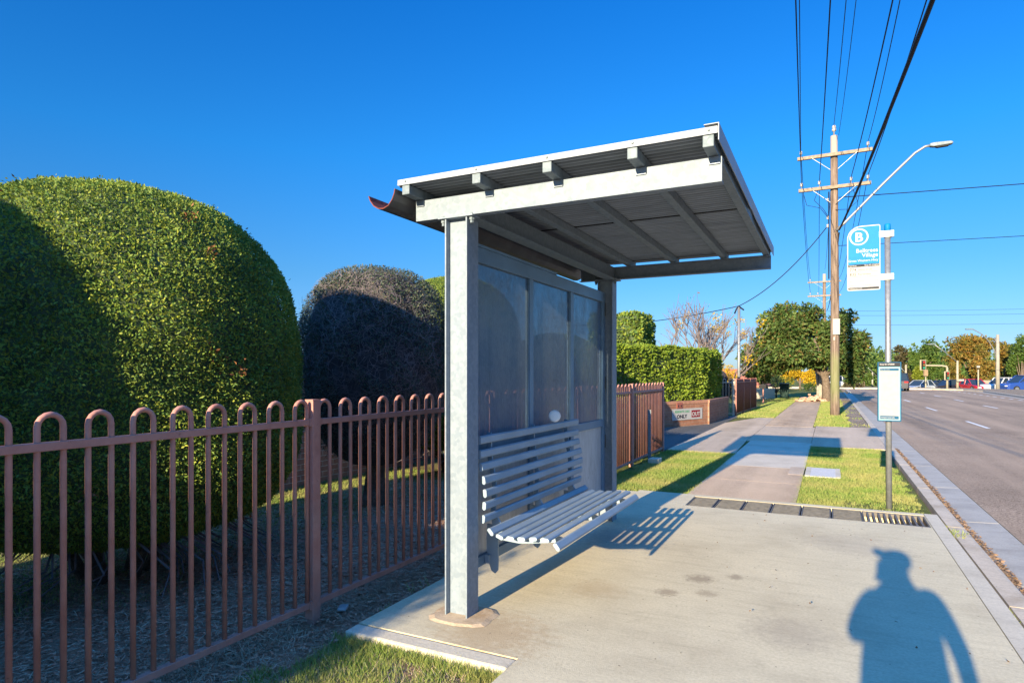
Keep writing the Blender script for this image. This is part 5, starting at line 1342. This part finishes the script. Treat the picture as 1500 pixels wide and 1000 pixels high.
car('ute', CAR['white'], at(1473, 70, -.45), heading_img(185), 'white ute beside the concrete light pole', 5.0, 1.8, 1.6)
car('van', CAR['blue'], at(1503, 66, -.35), heading_img(178), 'dark blue van at the right edge beyond the white ute', 4.9, 1.85, 1.75)
car('sedan', CAR['red'], at(1426, 72, -.45), heading_img(262), 'red car facing the road in front of the cream wall', 4.3, 1.75, 1.42)
car('sedan', CAR['silver'], at(1348, 76, -.62), heading_img(200), 'pale silver car at the junction left of the signal mast', 4.4, 1.75, 1.42)
car('sedan', CAR['navy'], at(1369, 79, -.66), heading_img(180), 'navy car between the silver car and the signal mast', 4.4, 1.75, 1.42)
car('van', CAR['black'], at(1392, 76, -.62), heading_img(180), 'black wagon between the signal mast and cream pole', 4.6, 1.8, 1.5)
car('van', CAR['black'], at(1313, 62, RZ), heading_img(63), 'dark four wheel drive on the road beside the timetable', 4.5, 1.85, 1.75)
car('sedan', CAR['white'], at(1231, 74, RZ - .0), heading_img(15), 'white car beyond the big tree at the left side street', 4.4, 1.75, 1.42)

# ------------------------------------------------------------------ the photographer (seen as a shadow)
Fw, Rt = Vector((-SN, CS, 0)), Vector((CS, SN, 0))
hip = Vector((.06, -.40, .92))
sh_dir = Vector((math.cos(AZ), -math.sin(AZ), 0))        # across the sun's direction, to the right
def skin_person():
    me = bpy.data.meshes.new('person'); V, E, R = [], [], []
    def v(p, r): V.append(tuple(p)); R.append(r); return len(V) - 1
    def chain(i, pts):
        for p, r in pts:
            j = v(p, r); E.append((i, j)); i = j
        return i
    f = Fw; s = Rt
    pel = v(hip, (.18, .14))
    waist = chain(pel, [(hip + Vector((0, 0, .17)), (.185, .14))])
    chest = chain(waist, [(hip + Vector((0, 0, .36)), (.20, .14))])
    up = chain(chest, [(hip + Vector((0, 0, .515)), (.175, .11))])
    nk = chain(up, [(hip + f * .01 + Vector((0, 0, .575)), (.078, .074))])
    hd = hip + f * .03 + Vector((0, 0, .66))
    jaw = chain(nk, [(hd + f * .015 - Vector((0, 0, .055)), (.068, .075))])
    cr = chain(jaw, [(hd + Vector((0, 0, .03)), (.088, .102)), (hd + Vector((0, 0, .095)), (.072, .084))])
    E.append((jaw, v(hd + f * .105 - Vector((0, 0, .015)), (.012, .012))))          # nose
    # legs
    for sg_ in (-1, 1):
        chain(pel, [(hip + s * sg_ * .10 - Vector((0, 0, .10)), (.105, .105)), (hip + s * sg_ * .12 - Vector((0, 0, .46)), (.068, .070)), (hip + s * sg_ * .13 - f * .01 - Vector((0, 0, .82)), (.045, .048)), (hip + s * sg_ * .14 + f * .02 - Vector((0, 0, .885)), (.045, .05)), (hip + s * sg_ * .15 + f * .15 - Vector((0, 0, .895)), (.042, .03))])
    def hand(wi, w_, d, side, thumb):
        pm = w_ + d * .075; a = chain(wi, [(w_ + d * .02, (.026, .018)), (pm, (.040, .016))])
        for q in range(4):
            o_ = side * (.030 - .02 * q); L_ = (.07, .08, .075, .058)[q]
            chain(a, [(pm + o_ + d * .025, (.0095, .0095)), (pm + o_ + d * (.025 + L_ * .5) - thumb * .004, (.0085, .0085)), (pm + o_ + d * (.025 + L_ * .85) + thumb * .022, (.0078, .0078))])
        chain(a, [(w_ + d * .035 + side * .040 + thumb * .012, (.011, .011)), (w_ + d * .07 + side * .055 + thumb * .03, (.009, .009))])
    # right arm hangs, left arm raised to the phone
    rsh = hip + s * .215 + Vector((0, 0, .50)); 
    e1 = chain(chest, [(rsh, (.072, .072)), (rsh + s * .095 - Vector((0, 0, .27)), (.050, .050)), (rsh + s * .125 + f * .04 - Vector((0, 0, .50)), (.032, .032))])
    hand(e1, rsh + s * .125 + f * .04 - Vector((0, 0, .50)), Vector((0, 0, -1)), f, -s)
    lsh = hip - s * .215 + Vector((0, 0, .50)); wr = Vector((-.045, -.0, 0)) + Vector((0, 0, 1.375)) - f * .075 + s * .0
    e2 = chain(chest, [(lsh, (.072, .072)), (Vector((-sh_dir.x * .165, -sh_dir.y * .165, 1.15)) + Vector((0, -.27, 0)), (.062, .062)), (wr - s * .03 - Vector((0, 0, .02)), (.033, .033))])
    hand(e2, wr, (Vector((0, 0, 1)) + f * .1).normalized(), -s, f * .6)
    me.from_pydata(V, E, []); o = bpy.data.objects.new('person', me); COL.objects.link(o)
    o.modifiers.new('skin', 'SKIN'); sk = me.skin_vertices[0].data
    for i, r in enumerate(R): sk[i].radius = r
    sk[0].use_root = True
    su = o.modifiers.new('sub', 'SUBSURF'); su.levels = su.render_levels = 2
    dg = bpy.context.evaluated_depsgraph_get(); m2 = bpy.data.meshes.new_from_object(o.evaluated_get(dg)); bpy.data.objects.remove(o)
    for mm in (simple('skin', (.45, .26, .18), .55), simple('navy jacket', (.03, .04, .08), .85), simple('dark trousers', (.05, .05, .055), .9), BLACKP): m2.materials.append(mm)
    for p in m2.polygons:
        c = p.center; arm = (c - hip).dot(Rt)
        if c.z < .10: i = 3
        elif c.z < hip.z + .02 and abs(arm) < .26: i = 2
        elif c.z > hip.z + .53: i = 0
        elif (c - (rsh + s * .115)).length < .74 and arm > .2 and c.z < rsh.z - .50: i = 0
        elif (c - wr).length < .2 and c.z > wr.z: i = 0
        else: i = 1
        p.material_index = i; p.use_smooth = True
    ob = bpy.data.objects.new('person', m2); COL.objects.link(ob)
    tag(ob, 'person behind the camera whose shadow falls on the slab, cap on, arm raised', 'person')
    cp = M(); cp.lathe([(.106, .035), (.112, .075), (.104, .12), (.066, .152), (.001, .16)], hd, 20)
    pk_ = hd + Vector((0, 0, .085)); fl = (-sh_dir * .75 + Fw * .65).normalized(); sd_ = Vector((-fl.y, fl.x, 0))
    V = []
    for z in (0, .006):
        for u, w2 in ((.07, .08), (.14, .072), (.175, .035)):
            for q in (-1, 1): V.append(pk_ + fl * u + sd_ * w2 * q + Vector((0, 0, z + (u - .07) * .45)))
    cp.add(V, [(0, 1, 3, 2), (2, 3, 5, 4), (6, 8, 9, 7), (8, 10, 11, 9), (0, 2, 8, 6), (2, 4, 10, 8), (1, 7, 9, 3), (3, 9, 11, 5), (4, 5, 11, 10), (0, 6, 7, 1)])
    c_ = cp.build('cap', simple('dark cap cloth', (.03, .03, .035), .9)); setp(c_, ob)
skin_person()
R = Matrix.Rotation(YAW, 3, 'Z')
ph = M().obox(Vector((-.045, 0, 1.478)) - Fw * .034, (.075, .009, .15), R).build('phone', BLACKP, bevel=.004); tag(ph, 'black phone held up in the photographer\'s raised hand', 'phone')
